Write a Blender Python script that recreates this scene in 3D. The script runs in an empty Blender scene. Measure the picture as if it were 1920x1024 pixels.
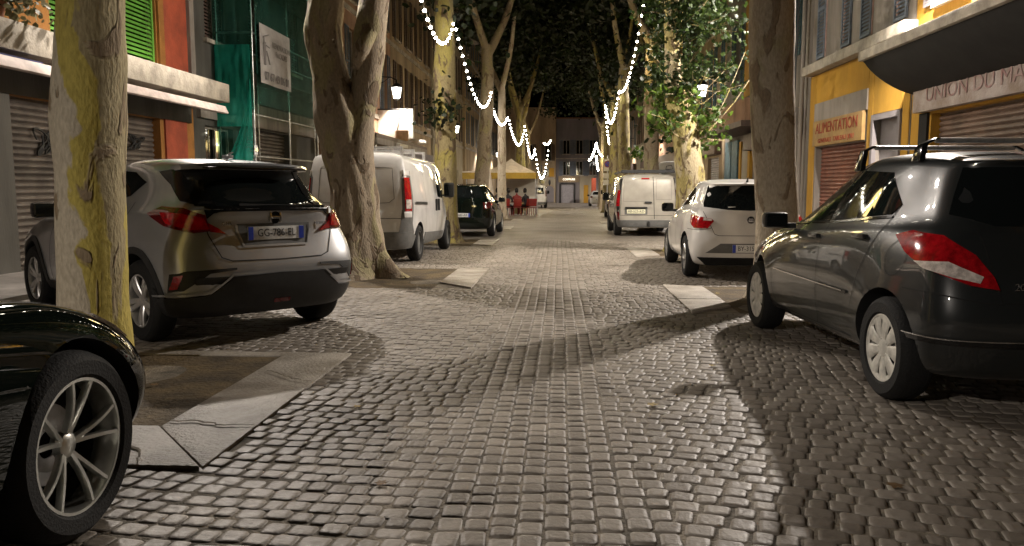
import bpy, bmesh, math, random
from mathutils import Vector, Matrix
from mathutils.bvhtree import BVHTree
from mathutils.geometry import delaunay_2d_cdt
R = math.radians
S = bpy.context.scene
COL = S.collection
random.seed(7)
SL = 0.011                                   # the street falls gently away from the camera
def g(y): return -SL * y

# ---------------------------------------------------------------- camera, sky, exposure
cam = bpy.data.cameras.new('camera'); co = bpy.data.objects.new('camera', cam); COL.objects.link(co)
cam.sensor_width = 36; cam.lens = 28.125; cam.clip_end = 600; cam.clip_start = .05
co.location = (0, 0, 1.2406); co.rotation_euler = (R(90 - 6.353), 0, R(3.412)); S.camera = co
W = bpy.data.worlds.new('World'); S.world = W; W.use_nodes = True
nt = W.node_tree; bg = nt.nodes['Background']
sky = nt.nodes.new('ShaderNodeTexSky'); sky.sky_type = 'NISHITA'; sky.sun_disc = False
sky.sun_elevation = R(-7); sky.sun_rotation = R(180)
nt.links.new(sky.outputs[0], bg.inputs[0]); bg.inputs[1].default_value = .15
S.view_settings.view_transform = 'Standard'; S.view_settings.look = 'None'
S.view_settings.exposure = -.12; S.view_settings.gamma = 1
LAMP_W = 6000                                # each street lantern
GARL_W = 70                                  # each string of bulbs

# ---------------------------------------------------------------- materials
def nodes(name):
    m = bpy.data.materials.new(name); m.use_nodes = True
    n = m.node_tree.nodes; return m, n, m.node_tree.links, n['Principled BSDF']
def mat(name, col, rough=.6, metal=0, coat=0, var=.0, scale=6, bump=0, bscale=40, spec=.5, col2=None, trans=0, streak=False):
    m, n, l, p = nodes(name)
    p.inputs['Base Color'].default_value = (*col, 1); p.inputs['Roughness'].default_value = rough
    p.inputs['Metallic'].default_value = metal; p.inputs['Coat Weight'].default_value = coat
    p.inputs['Coat Roughness'].default_value = .04
    p.inputs['Specular IOR Level'].default_value = spec; p.inputs['Transmission Weight'].default_value = trans
    if var or col2 or bump:
        tc = n.new('ShaderNodeTexCoord')
        mp = n.new('ShaderNodeMapping'); l.new(tc.outputs['Object'], mp.inputs[0])
        if streak: mp.inputs['Scale'].default_value = (1, 1, .18)
    if var or col2:
        t = n.new('ShaderNodeTexNoise'); t.inputs['Scale'].default_value = scale; t.inputs['Detail'].default_value = 8
        t.inputs['Roughness'].default_value = .65
        l.new(mp.outputs[0], t.inputs[0])
        r = n.new('ShaderNodeValToRGB'); l.new(t.outputs[0], r.inputs[0])
        c2 = col2 or tuple(c * (1 - var) for c in col)
        c1 = col if col2 else tuple(min(1, c * (1 + var)) for c in col)
        r.color_ramp.elements[0].position = .38; r.color_ramp.elements[1].position = .62
        r.color_ramp.elements[0].color = (*c2, 1); r.color_ramp.elements[1].color = (*c1, 1)
        l.new(r.outputs[0], p.inputs['Base Color'])
    if bump:
        t2 = n.new('ShaderNodeTexNoise'); t2.inputs['Scale'].default_value = bscale; t2.inputs['Detail'].default_value = 5
        l.new(mp.outputs[0], t2.inputs[0])
        b = n.new('ShaderNodeBump'); b.inputs['Strength'].default_value = bump; b.inputs['Distance'].default_value = .02
        l.new(t2.outputs[0], b.inputs['Height']); l.new(b.outputs[0], p.inputs['Normal'])
    return m
def emis(name, col, s, base=(.8, .8, .8), clear=0, sample=False):
    m, n, l, p = nodes(name)
    p.inputs['Base Color'].default_value = (*base, 1); p.inputs['Emission Color'].default_value = (*col, 1)
    p.inputs['Emission Strength'].default_value = s
    if not sample: m.cycles.emission_sampling = 'NONE'
    if clear:
        t = n.new('ShaderNodeBsdfTransparent'); x = n.new('ShaderNodeMixShader'); x.inputs[0].default_value = clear
        l.new(p.outputs[0], x.inputs[1]); l.new(t.outputs[0], x.inputs[2]); l.new(x.outputs[0], n['Material Output'].inputs[0])
    return m
def paint(name, col, metal=.0, rough=.35, dirt=.12, spec=.5):
    m, n, l, p = nodes(name); p.inputs['Specular IOR Level'].default_value = spec
    tc = n.new('ShaderNodeTexCoord'); t = n.new('ShaderNodeTexNoise'); t.inputs['Scale'].default_value = 3.5; t.inputs['Detail'].default_value = 9
    l.new(tc.outputs['Object'], t.inputs[0])
    r = n.new('ShaderNodeValToRGB'); l.new(t.outputs[0], r.inputs[0])
    r.color_ramp.elements[0].position = .35; r.color_ramp.elements[1].position = .75
    r.color_ramp.elements[0].color = (*col, 1); r.color_ramp.elements[1].color = (*[c * (1 - dirt) for c in col], 1)
    l.new(r.outputs[0], p.inputs['Base Color'])
    rr = n.new('ShaderNodeMapRange'); l.new(t.outputs[0], rr.inputs[0]); rr.inputs[3].default_value = rough * .8; rr.inputs[4].default_value = rough * 1.25
    l.new(rr.outputs[0], p.inputs['Roughness'])
    p.inputs['Metallic'].default_value = metal; p.inputs['Coat Weight'].default_value = 1; p.inputs['Coat Roughness'].default_value = .02
    return m
M = dict(
 silver=paint('silver_paint', (.46, .47, .485), .7, .36),
 grey=paint('dark_grey_paint', (.020, .022, .022), .05, .34, spec=.25),
 white=paint('white_paint', (.72, .70, .67), 0, .4),
 vanwhite=paint('van_white_paint', (.70, .69, .67), 0, .45, .2),
 beige=paint('pale_grey_paint', (.42, .39, .33), .15, .42, .25),
 black=paint('black_paint', (.005, .008, .006), 0, .2, spec=.0),
 darkred=paint('dark_red_paint', (.08, .012, .01), .1, .3),
 midgrey=paint('mid_grey_paint', (.3, .29, .27), .2, .4),
 glass=mat('dark_glass', (.008, .010, .010), .04, 0, 0, spec=.6),
 tint=mat('smoky_glass', (.03, .035, .035), .08, spec=.6),
 seam=mat('panel_gap', (.004, .004, .004), .8),
 well=mat('wheel_well', (.004, .004, .004), .95),
 plastic=mat('black_plastic', (.018, .018, .018), .55, var=.2, scale=9, bump=.15, bscale=300),
 gplastic=mat('grey_plastic', (.12, .12, .115), .55, var=.15, scale=9),
 gloss=mat('gloss_black', (.01, .01, .01), .12),
 red=mat('red_lens', (.35, .006, .01), .1, coat=1, var=.35, scale=22),
 dred=mat('deep_red_lens', (.12, .003, .006), .1, coat=1, var=.3, scale=20),
 clear=mat('clear_lens', (.62, .55, .5), .1, coat=1, var=.3, scale=26),
 chrome=mat('chrome', (.7, .7, .7), .15, 1),
 alloy=mat('alloy', (.62, .61, .59), .32, .75, var=.12, scale=14),
 darkalloy=mat('dark_alloy', (.62, .62, .58), .3, .9, var=.1, scale=14),
 cover=mat('wheel_cover', (.62, .60, .54), .45, .1, var=.2, scale=16),
 rubber=mat('tyre_rubber', (.006, .006, .006), .8, bump=.3, bscale=90),
 plate=mat('plate_white', (.7, .7, .68), .4, var=.12, scale=30),
 yplate=mat('plate_cream', (.72, .70, .50), .4, var=.12, scale=30),
 blue=mat('plate_blue', (.02, .05, .42), .4),
 ink=mat('plate_ink', (.01, .01, .012), .5),
 sticker=mat('white_sticker', (.8, .8, .8), .5),
 slab=mat('pale_stone_slab', (.44, .40, .35), .55, col2=(.24, .21, .17), scale=2.2, bump=.6, bscale=45),
 earth=mat('tree_pit_earth', (.13, .09, .04), .9, col2=(.05, .035, .018), scale=3, bump=1, bscale=30),
 pavement=mat('pavement_stone', (.2, .18, .16), .75, var=.25, scale=2, bump=.5, bscale=30),
 iron=mat('black_iron', (.012, .012, .012), .5),
 galv=mat('galvanised_tube', (.5, .5, .5), .35, .7, var=.2, scale=12),
 cable=mat('cable', (.02, .02, .02), .7),
 cream=mat('cream_canvas', (.62, .54, .45), .8, var=.12, scale=5, bump=.3, bscale=20),
 yel=mat('yellow_canvas', (.32, .21, .03), .8, var=.12, scale=5),
 redpl=mat('red_plastic', (.20, .015, .01), .4, var=.2),
 white_w=mat('white_board', (.66, .63, .57), .6, var=.08, scale=3),
 wood=mat('crate_wood', (.45, .28, .14), .7, var=.2),
 leaf=None, skin=mat('skin', (.42, .24, .16), .6), hair=mat('hair', (.012, .009, .007), .7),
 cloth=mat('dark_cloth', (.02, .02, .026), .85), cloth2=mat('maroon_cloth', (.16, .02, .02), .85),
 lampglass=emis('lantern_glass', (1, .97, .92), 9, clear=.72),
 lampcore=emis('lantern_core', (1, .97, .92), 60),
 bulb=emis('bulb', (1, .93, .75), 60),
 cyanlit=emis('lit_sign', (1, .95, .8), 2.2),
)
def leafmat(name, a, b):
    m, n, l, p = nodes(name)
    at = n.new('ShaderNodeAttribute'); at.attribute_name = 'rnd'; at.attribute_type = 'GEOMETRY'
    r = n.new('ShaderNodeValToRGB'); l.new(at.outputs['Fac'], r.inputs[0])
    r.color_ramp.elements[0].color = (*a, 1); r.color_ramp.elements[1].color = (*b, 1)
    l.new(r.outputs[0], p.inputs['Base Color']); p.inputs['Roughness'].default_value = .5
    tr = n.new('ShaderNodeBsdfTranslucent'); l.new(r.outputs[0], tr.inputs[0])
    x = n.new('ShaderNodeMixShader'); x.inputs[0].default_value = .35
    l.new(p.outputs[0], x.inputs[1]); l.new(tr.outputs[0], x.inputs[2]); l.new(x.outputs[0], n['Material Output'].inputs[0])
    return m
M['leaf'] = leafmat('plane_leaf', (.004, .009, .002), (.018, .032, .005))
M['leaf2'] = leafmat('lit_shoot_leaf', (.025, .06, .008), (.12, .20, .02))  # low shoots: the lamplit brightness is put into the leaf colour
M['leafm'] = leafmat('dim_leaf', (.008, .02, .004), (.035, .06, .008))  # same leaf for the upper shoots, dimness painted into its colour
M['leaf3'] = leafmat('box_plant_leaf', (.05, .05, .02), (.2, .18, .09))

# ---------------------------------------------------------------- object helpers
def link(name, me, parent=None):
    o = bpy.data.objects.new(name, me); COL.objects.link(o)
    if parent: o.parent = parent
    return o
def tag(o, label=None, cat=None, group=None, kind=None):
    if label: o['label'] = label
    if cat: o['category'] = cat
    if group: o['group'] = group
    if kind: o['kind'] = kind
    return o
def thing(name, label, cat, loc=(0, 0, 0), rz=0, group=None):
    o = bpy.data.objects.new(name, None); COL.objects.link(o); o.location = loc; o.rotation_euler = (0, 0, rz)
    o.empty_display_size = .2
    return tag(o, label, cat, group)
def tree_copy(o, parent=None):
    c = o.copy(); COL.objects.link(c); c.parent = parent
    for ch in o.children: tree_copy(ch, c)
    return c
def smooth(me, ang=35):
    for p in me.polygons: p.use_smooth = True
    me.set_sharp_from_angle(angle=R(ang))
class MB:
    def __init__(s): s.v = []; s.f = []; s.m = []
    def add(s, v, f, m=0):
        b = len(s.v); s.v += [tuple(q) for q in v]; s.f += [tuple(b + i for i in q) for q in f]; s.m += [m] * len(f); return s
    def box(s, c, d, rz=0, m=0, rx=0, ry=0):
        x, y, z = d[0] / 2, d[1] / 2, d[2] / 2
        mt = Matrix.Translation(c) @ Matrix.Rotation(rz, 4, 'Z') @ Matrix.Rotation(ry, 4, 'Y') @ Matrix.Rotation(rx, 4, 'X')
        v = [mt @ Vector((i * x, j * y, k * z)) for i in (-1, 1) for j in (-1, 1) for k in (-1, 1)]
        return s.add(v, [(0, 1, 3, 2), (4, 6, 7, 5), (0, 4, 5, 1), (2, 3, 7, 6), (0, 2, 6, 4), (1, 5, 7, 3)], m)
    def lo(s, a, b, m=0):
        return s.box([(a[i] + b[i]) / 2 for i in range(3)], [abs(b[i] - a[i]) for i in range(3)], m=m)
    def tube(s, pts, r, n=8, m=0, cap=True):
        pts = [Vector(p) for p in pts]; rs = r if isinstance(r, (list, tuple)) else [r] * len(pts)
        rings = []; up = Vector((0, 0, 1))
        u = None
        for i, p in enumerate(pts):
            d = (pts[min(i + 1, len(pts) - 1)] - pts[max(i - 1, 0)]).normalized()
            if u is None:
                u = d.cross(up); u = u if u.length > .05 else d.cross(Vector((1, 0, 0)))
            u = (u - d * u.dot(d)).normalized(); w = d.cross(u)
            rings.append([p + (u * math.cos(2 * math.pi * k / n) + w * math.sin(2 * math.pi * k / n)) * rs[i] for k in range(n)])
        v = [q for rg in rings for q in rg]
        f = [(i * n + k, i * n + (k + 1) % n, (i + 1) * n + (k + 1) % n, (i + 1) * n + k) for i in range(len(pts) - 1) for k in range(n)]
        if cap: f += [tuple(range(n - 1, -1, -1)), tuple((len(pts) - 1) * n + k for k in range(n))]
        return s.add(v, f, m)
    def lathe(s, prof, n=24, axis='Z', o=(0, 0, 0), m=0):
        v = []
        for r, h in prof:
            for k in range(n):
                a = 2 * math.pi * k / n; c, d = r * math.cos(a), r * math.sin(a)
                p = (c, d, h) if axis == 'Z' else ((h, c, d) if axis == 'X' else (c, h, d))
                v.append((p[0] + o[0], p[1] + o[1], p[2] + o[2]))
        f = [(i * n + k, i * n + (k + 1) % n, (i + 1) * n + (k + 1) % n, (i + 1) * n + k) for i in range(len(prof) - 1) for k in range(n)]
        return s.add(v, f, m)
    def build(s, name, mats, parent=None, sm=0, loc=None, bevel=0, fix=False):
        me = bpy.data.meshes.new(name); me.from_pydata(s.v, [], s.f); 
        mats = mats if isinstance(mats, (list, tuple)) else [mats]
        for q in mats: me.materials.append(q)
        me.polygons.foreach_set('material_index', s.m); me.update()
        if bevel or fix:
            b = bmesh.new(); b.from_mesh(me)
            bmesh.ops.recalc_face_normals(b, faces=b.faces)
            if bevel:
                es = [e for e in b.edges if len(e.link_faces) == 2 and e.calc_face_angle(0) > .6]
                bmesh.ops.bevel(b, geom=es, offset=bevel, segments=2, affect='EDGES', profile=.6)
            b.to_mesh(me); b.free()
        if sm or bevel: smooth(me, sm or 40)
        o = link(name, me, parent)
        if loc: o.location = loc
        return o
def evalmesh(o):
    dg = bpy.context.evaluated_depsgraph_get()
    return bpy.data.meshes.new_from_object(o.evaluated_get(dg))
def text(name, s, size, m, parent, mtx, ext=.004, sx=1):
    c = bpy.data.curves.new(name, 'FONT'); c.body = s; c.size = size; c.extrude = ext; c.align_x = 'CENTER'; c.align_y = 'CENTER'; c.resolution_u = 3
    t = bpy.data.objects.new('tmp', c); COL.objects.link(t); bpy.context.view_layer.update()
    me = evalmesh(t); bpy.data.objects.remove(t)
    me.transform(mtx @ Matrix.Diagonal((sx, 1, 1, 1)))
    me.materials.clear(); me.materials.append(m)
    return link(name, me, parent)
def frame(o, x, y):            # matrix from origin + text right axis + text up axis
    x = Vector(x).normalized(); y = Vector(y).normalized(); z = x.cross(y)
    m = Matrix.Identity(4)
    for i in range(3): m[i][0] = x[i]; m[i][1] = y[i]; m[i][2] = z[i]; m[i][3] = o[i]
    return m

# ---------------------------------------------------------------- street lanterns (they light the street)
def lantern_proto(y, side):
    t = thing('street_lantern', 'x', 'street lamp', group='lanterns on the house fronts')
    b = MB()
    b.tube([(0, 0, .62), (0, 0, .48)], .03, 8)
    b.lathe([(.03, .50), (.14, .42), (.25, .30), (.27, .285), (.25, .28), (.001, .28)], 6)
    b.build('cap', M['iron'], t, sm=30)
    b = MB(); b.lathe([(.235, .275), (.125, -.19)], 6); b.build('lantern_glass', M['lampglass'], t)
    b = MB()
    for k in range(6):
        a = math.pi / 3 * k; b.tube([(.238 * math.cos(a), .238 * math.sin(a), .275), (.127 * math.cos(a), .127 * math.sin(a), -.19)], .012, 5)
    b.lathe([(.001, -.25), (.07, -.24), (.135, -.19), (.12, -.185), (.001, -.185)], 6)
    b.build('lantern_frame', M['iron'], t)
    b = MB(); b.lathe([(.001, .26), (.06, .24), (.07, .20), (.04, .16), (.001, .15)], 10); b.build('burner', M['lampcore'], t, sm=60)
    b = MB()
    b.tube([(0, 0, .6), (side * .25, 0, .72), (side * .6, 0, .74), (side * 1.0, 0, .72)], .022, 8)
    b.tube([(side * .3, 0, .72), (side * .6, 0, .5), (side * 1.0, 0, .42)], .015, 6)
    b.build('bracket', M['iron'], t, sm=60)
    l = bpy.data.lights.new('lantern_light', 'SPOT'); l.energy = LAMP_W; l.color = (1, .90, .80); l.shadow_soft_size = .09; l.spot_size = R(150); l.spot_blend = .45
    lo = bpy.data.objects.new('lantern_light', l); COL.objects.link(lo); lo.parent = t; lo.location = (0, 0, .04); lo.rotation_euler = (0, R(side * 28), 0)
    return t
LH = 5.5
ly = [-5, 15, 35, 55, 75, 92]
for side, X, names in ((-1, -7.1, ['wall lantern on the left beside the camera', 'left wall lantern above the green sheeted scaffold', 'lit six sided lantern on the left house front above the white box sign', 'small lit lantern second along the left house fronts', 'small lit lantern behind the left tree row above the canopy', 'farthest small lit lantern on the left by the end house']),
                       (1, 6.0, ['wall lantern on the right beside the camera', 'right wall lantern above the yellow shop front slab', 'lit lantern on the right seen between the leafy shoots', 'small lit lantern second along the right house fronts', 'small lit lantern behind the right tree row by the white van', 'farthest small lit lantern on the right by the end house'])):
    proto = None
    for y, nm in zip(ly, names):
        if side > 0 and y < 0: continue
        if proto is None: proto = o = lantern_proto(y, side)
        else: o = tree_copy(proto)
        yy = y
        o.location = (X, yy, LH + g(y)); o['label'] = nm
        for ch in o.children:
            if ch.type == 'LIGHT':
                ch.data = ch.data.copy(); ch.data.energy = LAMP_W * ({-5: .55, 15: (.85 if side < 0 else 1.4)}.get(y, .5))
        if y == 15: o.location = (-5.9, 13.8, 6.4) if side < 0 else (6.0, 14.6, 5.6)
        if y == 15 and side < 0:      # longer arm reaching over the awning
            for ch in o.children:
                if ch.name.startswith('bracket'): ch.scale = (2.1, 1, 1)

t = thing('hanging_lamp', 'bright white lamp hanging by the top edge above the near right string of bulbs', 'lamp', (2.22, 19.3, 5.75))
b = MB(); b.lathe([(.001, .2), (.05, .19), (.22, .06), (.24, .04), (.2, .04)], 16); b.build('shade', M['iron'], t, sm=40)
b = MB(); b.lathe([(.001, -.10), (.12, -.07), (.18, 0), (.19, .035), (.001, .036)], 16); b.build('globe', M['lampcore'], t, sm=60)
b = MB(); b.tube([(0, 0, .2), (0, 0, 2.4)], .008, 5); b.build('cable', M['iron'], t)
l = bpy.data.lights.new('lamp_light', 'POINT'); l.energy = 260; l.color = (1, .93, .75); l.shadow_soft_size = .1
lo = bpy.data.objects.new('lamp_light', l); COL.objects.link(lo); lo.parent = t; lo.location = (0, 0, -.22)

# ---------------------------------------------------------------- ground
def sheet(name, x0, x1, y0, y1, dz, m, nx=1, ny=1):
    b = MB()
    for i in range(nx):
        for j in range(ny):
            xa, xb = x0 + (x1 - x0) * i / nx, x0 + (x1 - x0) * (i + 1) / nx
            ya, yb = y0 + (y1 - y0) * j / ny, y0 + (y1 - y0) * (j + 1) / ny
            b.add([(xa, ya, g(ya) + dz), (xb, ya, g(ya) + dz), (xb, yb, g(yb) + dz), (xa, yb, g(yb) + dz)], [(0, 1, 2, 3)])
    o = b.build(name, m); tag(o, kind='structure'); return o
mo = mat('joint_sand', (.17, .145, .11), .9, var=.5, scale=5, bump=.6, bscale=60)
sheet('ground', -150, 150, -60, 400, -.0062, mo, 1, 1)
def cobmat(name, far=False):
    m, n, l, p = nodes(name)
    tc = n.new('ShaderNodeTexCoord')
    big = n.new('ShaderNodeTexNoise'); big.inputs['Scale'].default_value = .9; big.inputs['Detail'].default_value = 5; l.new(tc.outputs['Object'], big.inputs[0])
    fine = n.new('ShaderNodeTexNoise'); fine.inputs['Scale'].default_value = 34; fine.inputs['Detail'].default_value = 6; l.new(tc.outputs['Object'], fine.inputs[0])
    r = n.new('ShaderNodeValToRGB')
    r.color_ramp.elements[0].color = (.12, .10, .08, 1); r.color_ramp.elements[1].color = (.30, .265, .225, 1)
    mx = n.new('ShaderNodeMath'); mx.operation = 'ADD'
    if far:
        bt = n.new('ShaderNodeTexBrick'); bt.inputs['Scale'].default_value = 1; bt.inputs['Brick Width'].default_value = .17; bt.inputs['Row Height'].default_value = .14
        bt.inputs['Mortar Size'].default_value = .012; bt.inputs['Color1'].default_value = (.35, .35, .35, 1); bt.inputs['Color2'].default_value = (.65, .65, .65, 1); bt.inputs['Mortar'].default_value = (0, 0, 0, 1)
        dist = n.new('ShaderNodeVectorMath'); dist.operation = 'SCALE'; dist.inputs['Scale'].default_value = .1
        l.new(big.outputs['Color'], dist.inputs[0]); ad = n.new('ShaderNodeVectorMath'); l.new(dist.outputs[0], ad.inputs[0]); l.new(tc.outputs['Object'], ad.inputs[1])
        l.new(ad.outputs[0], bt.inputs[0]); src = bt.outputs['Color']
    else:
        at = n.new('ShaderNodeAttribute'); at.attribute_name = 'rnd'; src = at.outputs['Fac']
    sc = n.new('ShaderNodeMath'); sc.operation = 'MULTIPLY'; sc.inputs[1].default_value = .55; l.new(src, sc.inputs[0])
    sc2 = n.new('ShaderNodeMath'); sc2.operation = 'MULTIPLY_ADD'; sc2.inputs[1].default_value = 1.5; sc2.inputs[2].default_value = -.52; l.new(big.outputs[0], sc2.inputs[0])
    l.new(sc.outputs[0], mx.inputs[0]); l.new(sc2.outputs[0], mx.inputs[1]); 
    mx2 = n.new('ShaderNodeMath'); mx2.operation = 'MULTIPLY_ADD'; mx2.inputs[1].default_value = .5; l.new(fine.outputs[0], mx2.inputs[0]); l.new(mx.outputs[0], mx2.inputs[2])
    mx3 = n.new('ShaderNodeMath'); mx3.operation = 'SUBTRACT'; mx3.inputs[1].default_value = .2; l.new(mx2.outputs[0], mx3.inputs[0])
    l.new(mx3.outputs[0], r.inputs[0]); l.new(r.outputs[0], p.inputs['Base Color'])
    rr = n.new('ShaderNodeMapRange'); l.new(fine.outputs[0], rr.inputs[0]); rr.inputs[3].default_value = .36; rr.inputs[4].default_value = .74; l.new(rr.outputs[0], p.inputs['Roughness'])
    b = n.new('ShaderNodeBump'); b.inputs['Strength'].default_value = .45; b.inputs['Distance'].default_value = .012
    l.new(fine.outputs[0], b.inputs['Height']); nb = b.outputs[0]
    if far:
        b2 = n.new('ShaderNodeBump'); b2.inputs['Strength'].default_value = .6; b2.inputs['Distance'].default_value = .02; l.new(bt.outputs['Color'], b2.inputs['Height']); l.new(nb, b2.inputs['Normal']); nb = b2.outputs[0]
    l.new(nb, p.inputs['Normal'])
    return m
YN = 21
# tree pits: x0,x1,y0,y1 (whole frame), border width
pits = [(-4.2, -1.6, 3.4, 6.0), (-4.1, -1.15, 10.3, 13.0), (-4.0, -1.6, 18.7, 21.3), (-4.0, -1.7, 27.2, 29.8), (-4, -1.7, 35.8, 38.2),
        (1.38, 3.7, 8.3, 10.75), (1.5, 3.9, 15.6, 18.2), (1.7, 4.0, 24.3, 26.8), (1.7, 4.0, 32.8, 35.3)]
def inpit(x, y):
    return any(a + .01 < x < b - .0 and c + .0 < y < d - .0 for a, b, c, d in pits)
def cobbles():
    V = []; F = []; rnd = []
    rr = random.Random(3)
    def stone(cx, cy, lx, lyy, ang):
        if inpit(cx, cy): return
        h = rr.gauss(0, .0014) - (.0035 if rr.random() < .04 else 0); tx = rr.gauss(0, .015); ty = rr.gauss(0, .015)
        ca, sa = math.cos(ang), math.sin(ang); b0 = len(V)
        gap = .0025 + rr.random() * .0035; c = min(lx, lyy) * .20
        for k, (ins, z) in enumerate(((gap, -.03), (gap + .001, -.0052), (gap + .006, -.0012), (gap + .018, .0008))):
            hx, hy = lx / 2 - ins, lyy / 2 - ins
            for (sx, sy, cc) in ((-1, -1, 0), (-1, -1, 1), (1, -1, 1), (1, -1, 0), (1, 1, 0), (1, 1, 1), (-1, 1, 1), (-1, 1, 0)):
                px = sx * hx; py = sy * hy
                q = c * .55
                if cc: px -= sx * q
                else: py -= sy * q
                j = .0035
                X = cx + px * ca - py * sa + rr.uniform(-j, j); Y = cy + px * sa + py * ca + rr.uniform(-j, j)
                V.append((X, Y, g(Y) + z + (h + tx * px + ty * py if k > 0 else 0) + .002 * math.sin(X * 1.3 + 1) * math.sin(Y * .8)))
        for k in range(3):
            for i in range(8):
                j = (i + 1) % 8; F.append((b0 + k * 8 + i, b0 + k * 8 + j, b0 + (k + 1) * 8 + j, b0 + (k + 1) * 8 + i))
        F.append(tuple(b0 + 24 + i for i in range(8))); rv = rr.random(); rnd.extend([rv] * 32)
    # centre gutter: courses running along the street
    nc = 7; cw = .102
    for i in range(nc):
        y = 1.0 + rr.random() * .1
        while y < YN:
            L = rr.uniform(.09, .14); x = -.46 + (i + .5) * cw + .006 * math.sin(y * .9 + i * .2)
            stone(x, y + L / 2, cw, L, rr.gauss(0, .02)); y += L
    # side courses, arching across the street
    for side in (-1, 1):
        xs = -.46 if side < 0 else -.46 + nc * cw
        y = -1.4
        while y < YN + 2.2:
            rh = rr.uniform(.098, .122)
            x = abs(xs) + .002 if side > 0 else .462
            while x < 6.2:
                L = rr.uniform(.078, .125)
                xm = x + L / 2
                yy = y + (0.20 * max(0, xm - .4) ** 1.1 * (-1 if side > 0 else .9)) + .05 * math.sin(xm * 2.1 + y * .35) + rr.gauss(0, .007)
                sl = (0.22 * (xm - .4) ** .1 if xm > .41 else 0) * (-1 if side > 0 else -.9) + -.10 * -math.cos(xm * 2.1 + y * .35) * side
                X = xm * side
                if .9 < yy < YN: stone(X, yy, L, rh, sl * 1.0)
                x += L
            y += rh
    me = bpy.data.meshes.new('cobbled_street'); me.from_pydata(V, [], F)
    a = me.attributes.new('rnd', 'FLOAT', 'POINT'); a.data.foreach_set('value', rnd)
    me.materials.append(cobmat('cobble_stone'))
    me.set_sharp_from_angle(angle=R(50)) if False else None
    for p in me.polygons: p.use_smooth = len(p.vertices) == 4
    return link('cobbled_street', me)
tag(cobbles(), kind='structure')
sheet('road', -6.2, 6.2, YN, 101, -.006, cobmat('far_cobbles', True), 1, 6)
for nm, x0, x1 in (('pavement', -8.6, -6.2), ('pavement', 5.5, 7.2)):
    b = MB(); b.add([(x0, -12, g(-12) + .06), (x1, -12, g(-12) + .06), (x1, 101, g(101) + .06), (x0, 101, g(101) + .06), (x0, -12, g(-12) - .05), (x1, -12, g(-12) - .05), (x1, 101, g(101) - .05), (x0, 101, g(101) - .05)],
          [(0, 1, 2, 3), (0, 4, 5, 1), (1, 5, 6, 2), (2, 6, 7, 3), (3, 7, 4, 0)])
    tag(b.build(nm, M['pavement']), kind='structure')

DRY = [mat('dry_leaf', (.28, .20, .05), .7, var=.3, scale=30), mat('brown_leaf', (.14, .08, .03), .7, var=.3, scale=30)]
# stone borders of the tree pits
def quadslab(b, p, z0, z1, top=None):
    # p: four (x,y) corners, anticlockwise
    rr = random
    v = [(x, y, g(y) - .03) for x, y in p] + [(x, y, g(y) + z1) for x, y in p]
    b.add(v, [(4, 5, 6, 7), (0, 1, 5, 4), (1, 2, 6, 5), (2, 3, 7, 6), (3, 0, 4, 7)])
pit_lab = ['pale cracked stone border of the tree pit beside the black car', 'pale stone border with a lifted slab by the gnarled forked tree', 'stone tree pit border behind the white van', 'stone border of the fourth left tree', 'stone border of the fifth left tree by the canopy',
           'pale stone border of the tree pit in front of the dark grey car', 'pale stone border by the leafy tree behind the white hatchback', 'stone border under the tree beyond the pale van', 'stone border under the farther right tree']
for i, (a, b_, c, d) in enumerate(pits):
    t = thing('tree_pit', pit_lab[i], 'tree pit', (0, 0, 0), 0, 'tree pits along the street')
    w = .5
    sl = MB()
    # side towards the road, near edge, far edge, each a slab with mitred corner
    L = a < 0
    gp = .006
    z = .014
    if L:
        ym = (c + d) / 2 + .1
        quads = [[(b_, c), (b_, ym), (b_ - w, ym), (b_ - w, c + .6)], [(b_, ym + gp), (b_, d), (b_ - w, d - .15), (b_ - w, ym + gp)],
                 [(b_ - gp * 2, c - gp), (b_ - w - gp, c + .6 - gp), (a, c + .6 - gp), (a, c - gp)], [(b_ - w - gp, d - .15), (b_ - gp, d), (a, d), (a, d - .15)]]
    else:
        ym = (c + d) / 2 - .2
        quads = [[(a, c), (a + w, c + .5), (a + w, ym), (a, ym)], [(a, ym + gp), (a + w, ym + gp), (a + w, d - .15), (a, d)],
                 [(a + gp, c - gp), (b_, c - gp), (b_, c + .5), (a + w + gp, c + .5)], [(a + w + gp, d - .15), (b_, d - .15), (b_, d), (a + gp, d)]]
    if i > 0: quads = quads[:2]
    for q in quads:
        s = MB()
        ar = sum(q[k][0] * q[(k + 1) % 4][1] - q[(k + 1) % 4][0] * q[k][1] for k in range(4))
        if ar < 0: q = q[::-1]
        quadslab(s, q, 0, z + random.uniform(-.006, .008)); s.build('border_slab', M['slab'], t, bevel=.008)
    e = MB(); n_ = 10
    for ix in range(n_):
        for iy in range(n_):
            x0, x1 = (a, b_ - w) if L else (a + w, b_)
            y0, y1 = (c + .55 if i == 0 else c), d - .0
            xa = x0 + (x1 - x0) * ix / n_; xb = x0 + (x1 - x0) * (ix + 1) / n_; ya = y0 + (y1 - y0) * iy / n_; yb = y0 + (y1 - y0) * (iy + 1) / n_
            zz = lambda x, y: g(y) - .001 + .008 * math.sin(x * 3.1 + 1) * math.sin(y * 2.7)
            e.add([(xa, ya, zz(xa, ya)), (xb, ya, zz(xb, ya)), (xb, yb, zz(xb, yb)), (xa, yb, zz(xa, yb))], [(0, 1, 2, 3)])
    e.build('soil', M['earth'], t)

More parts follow.
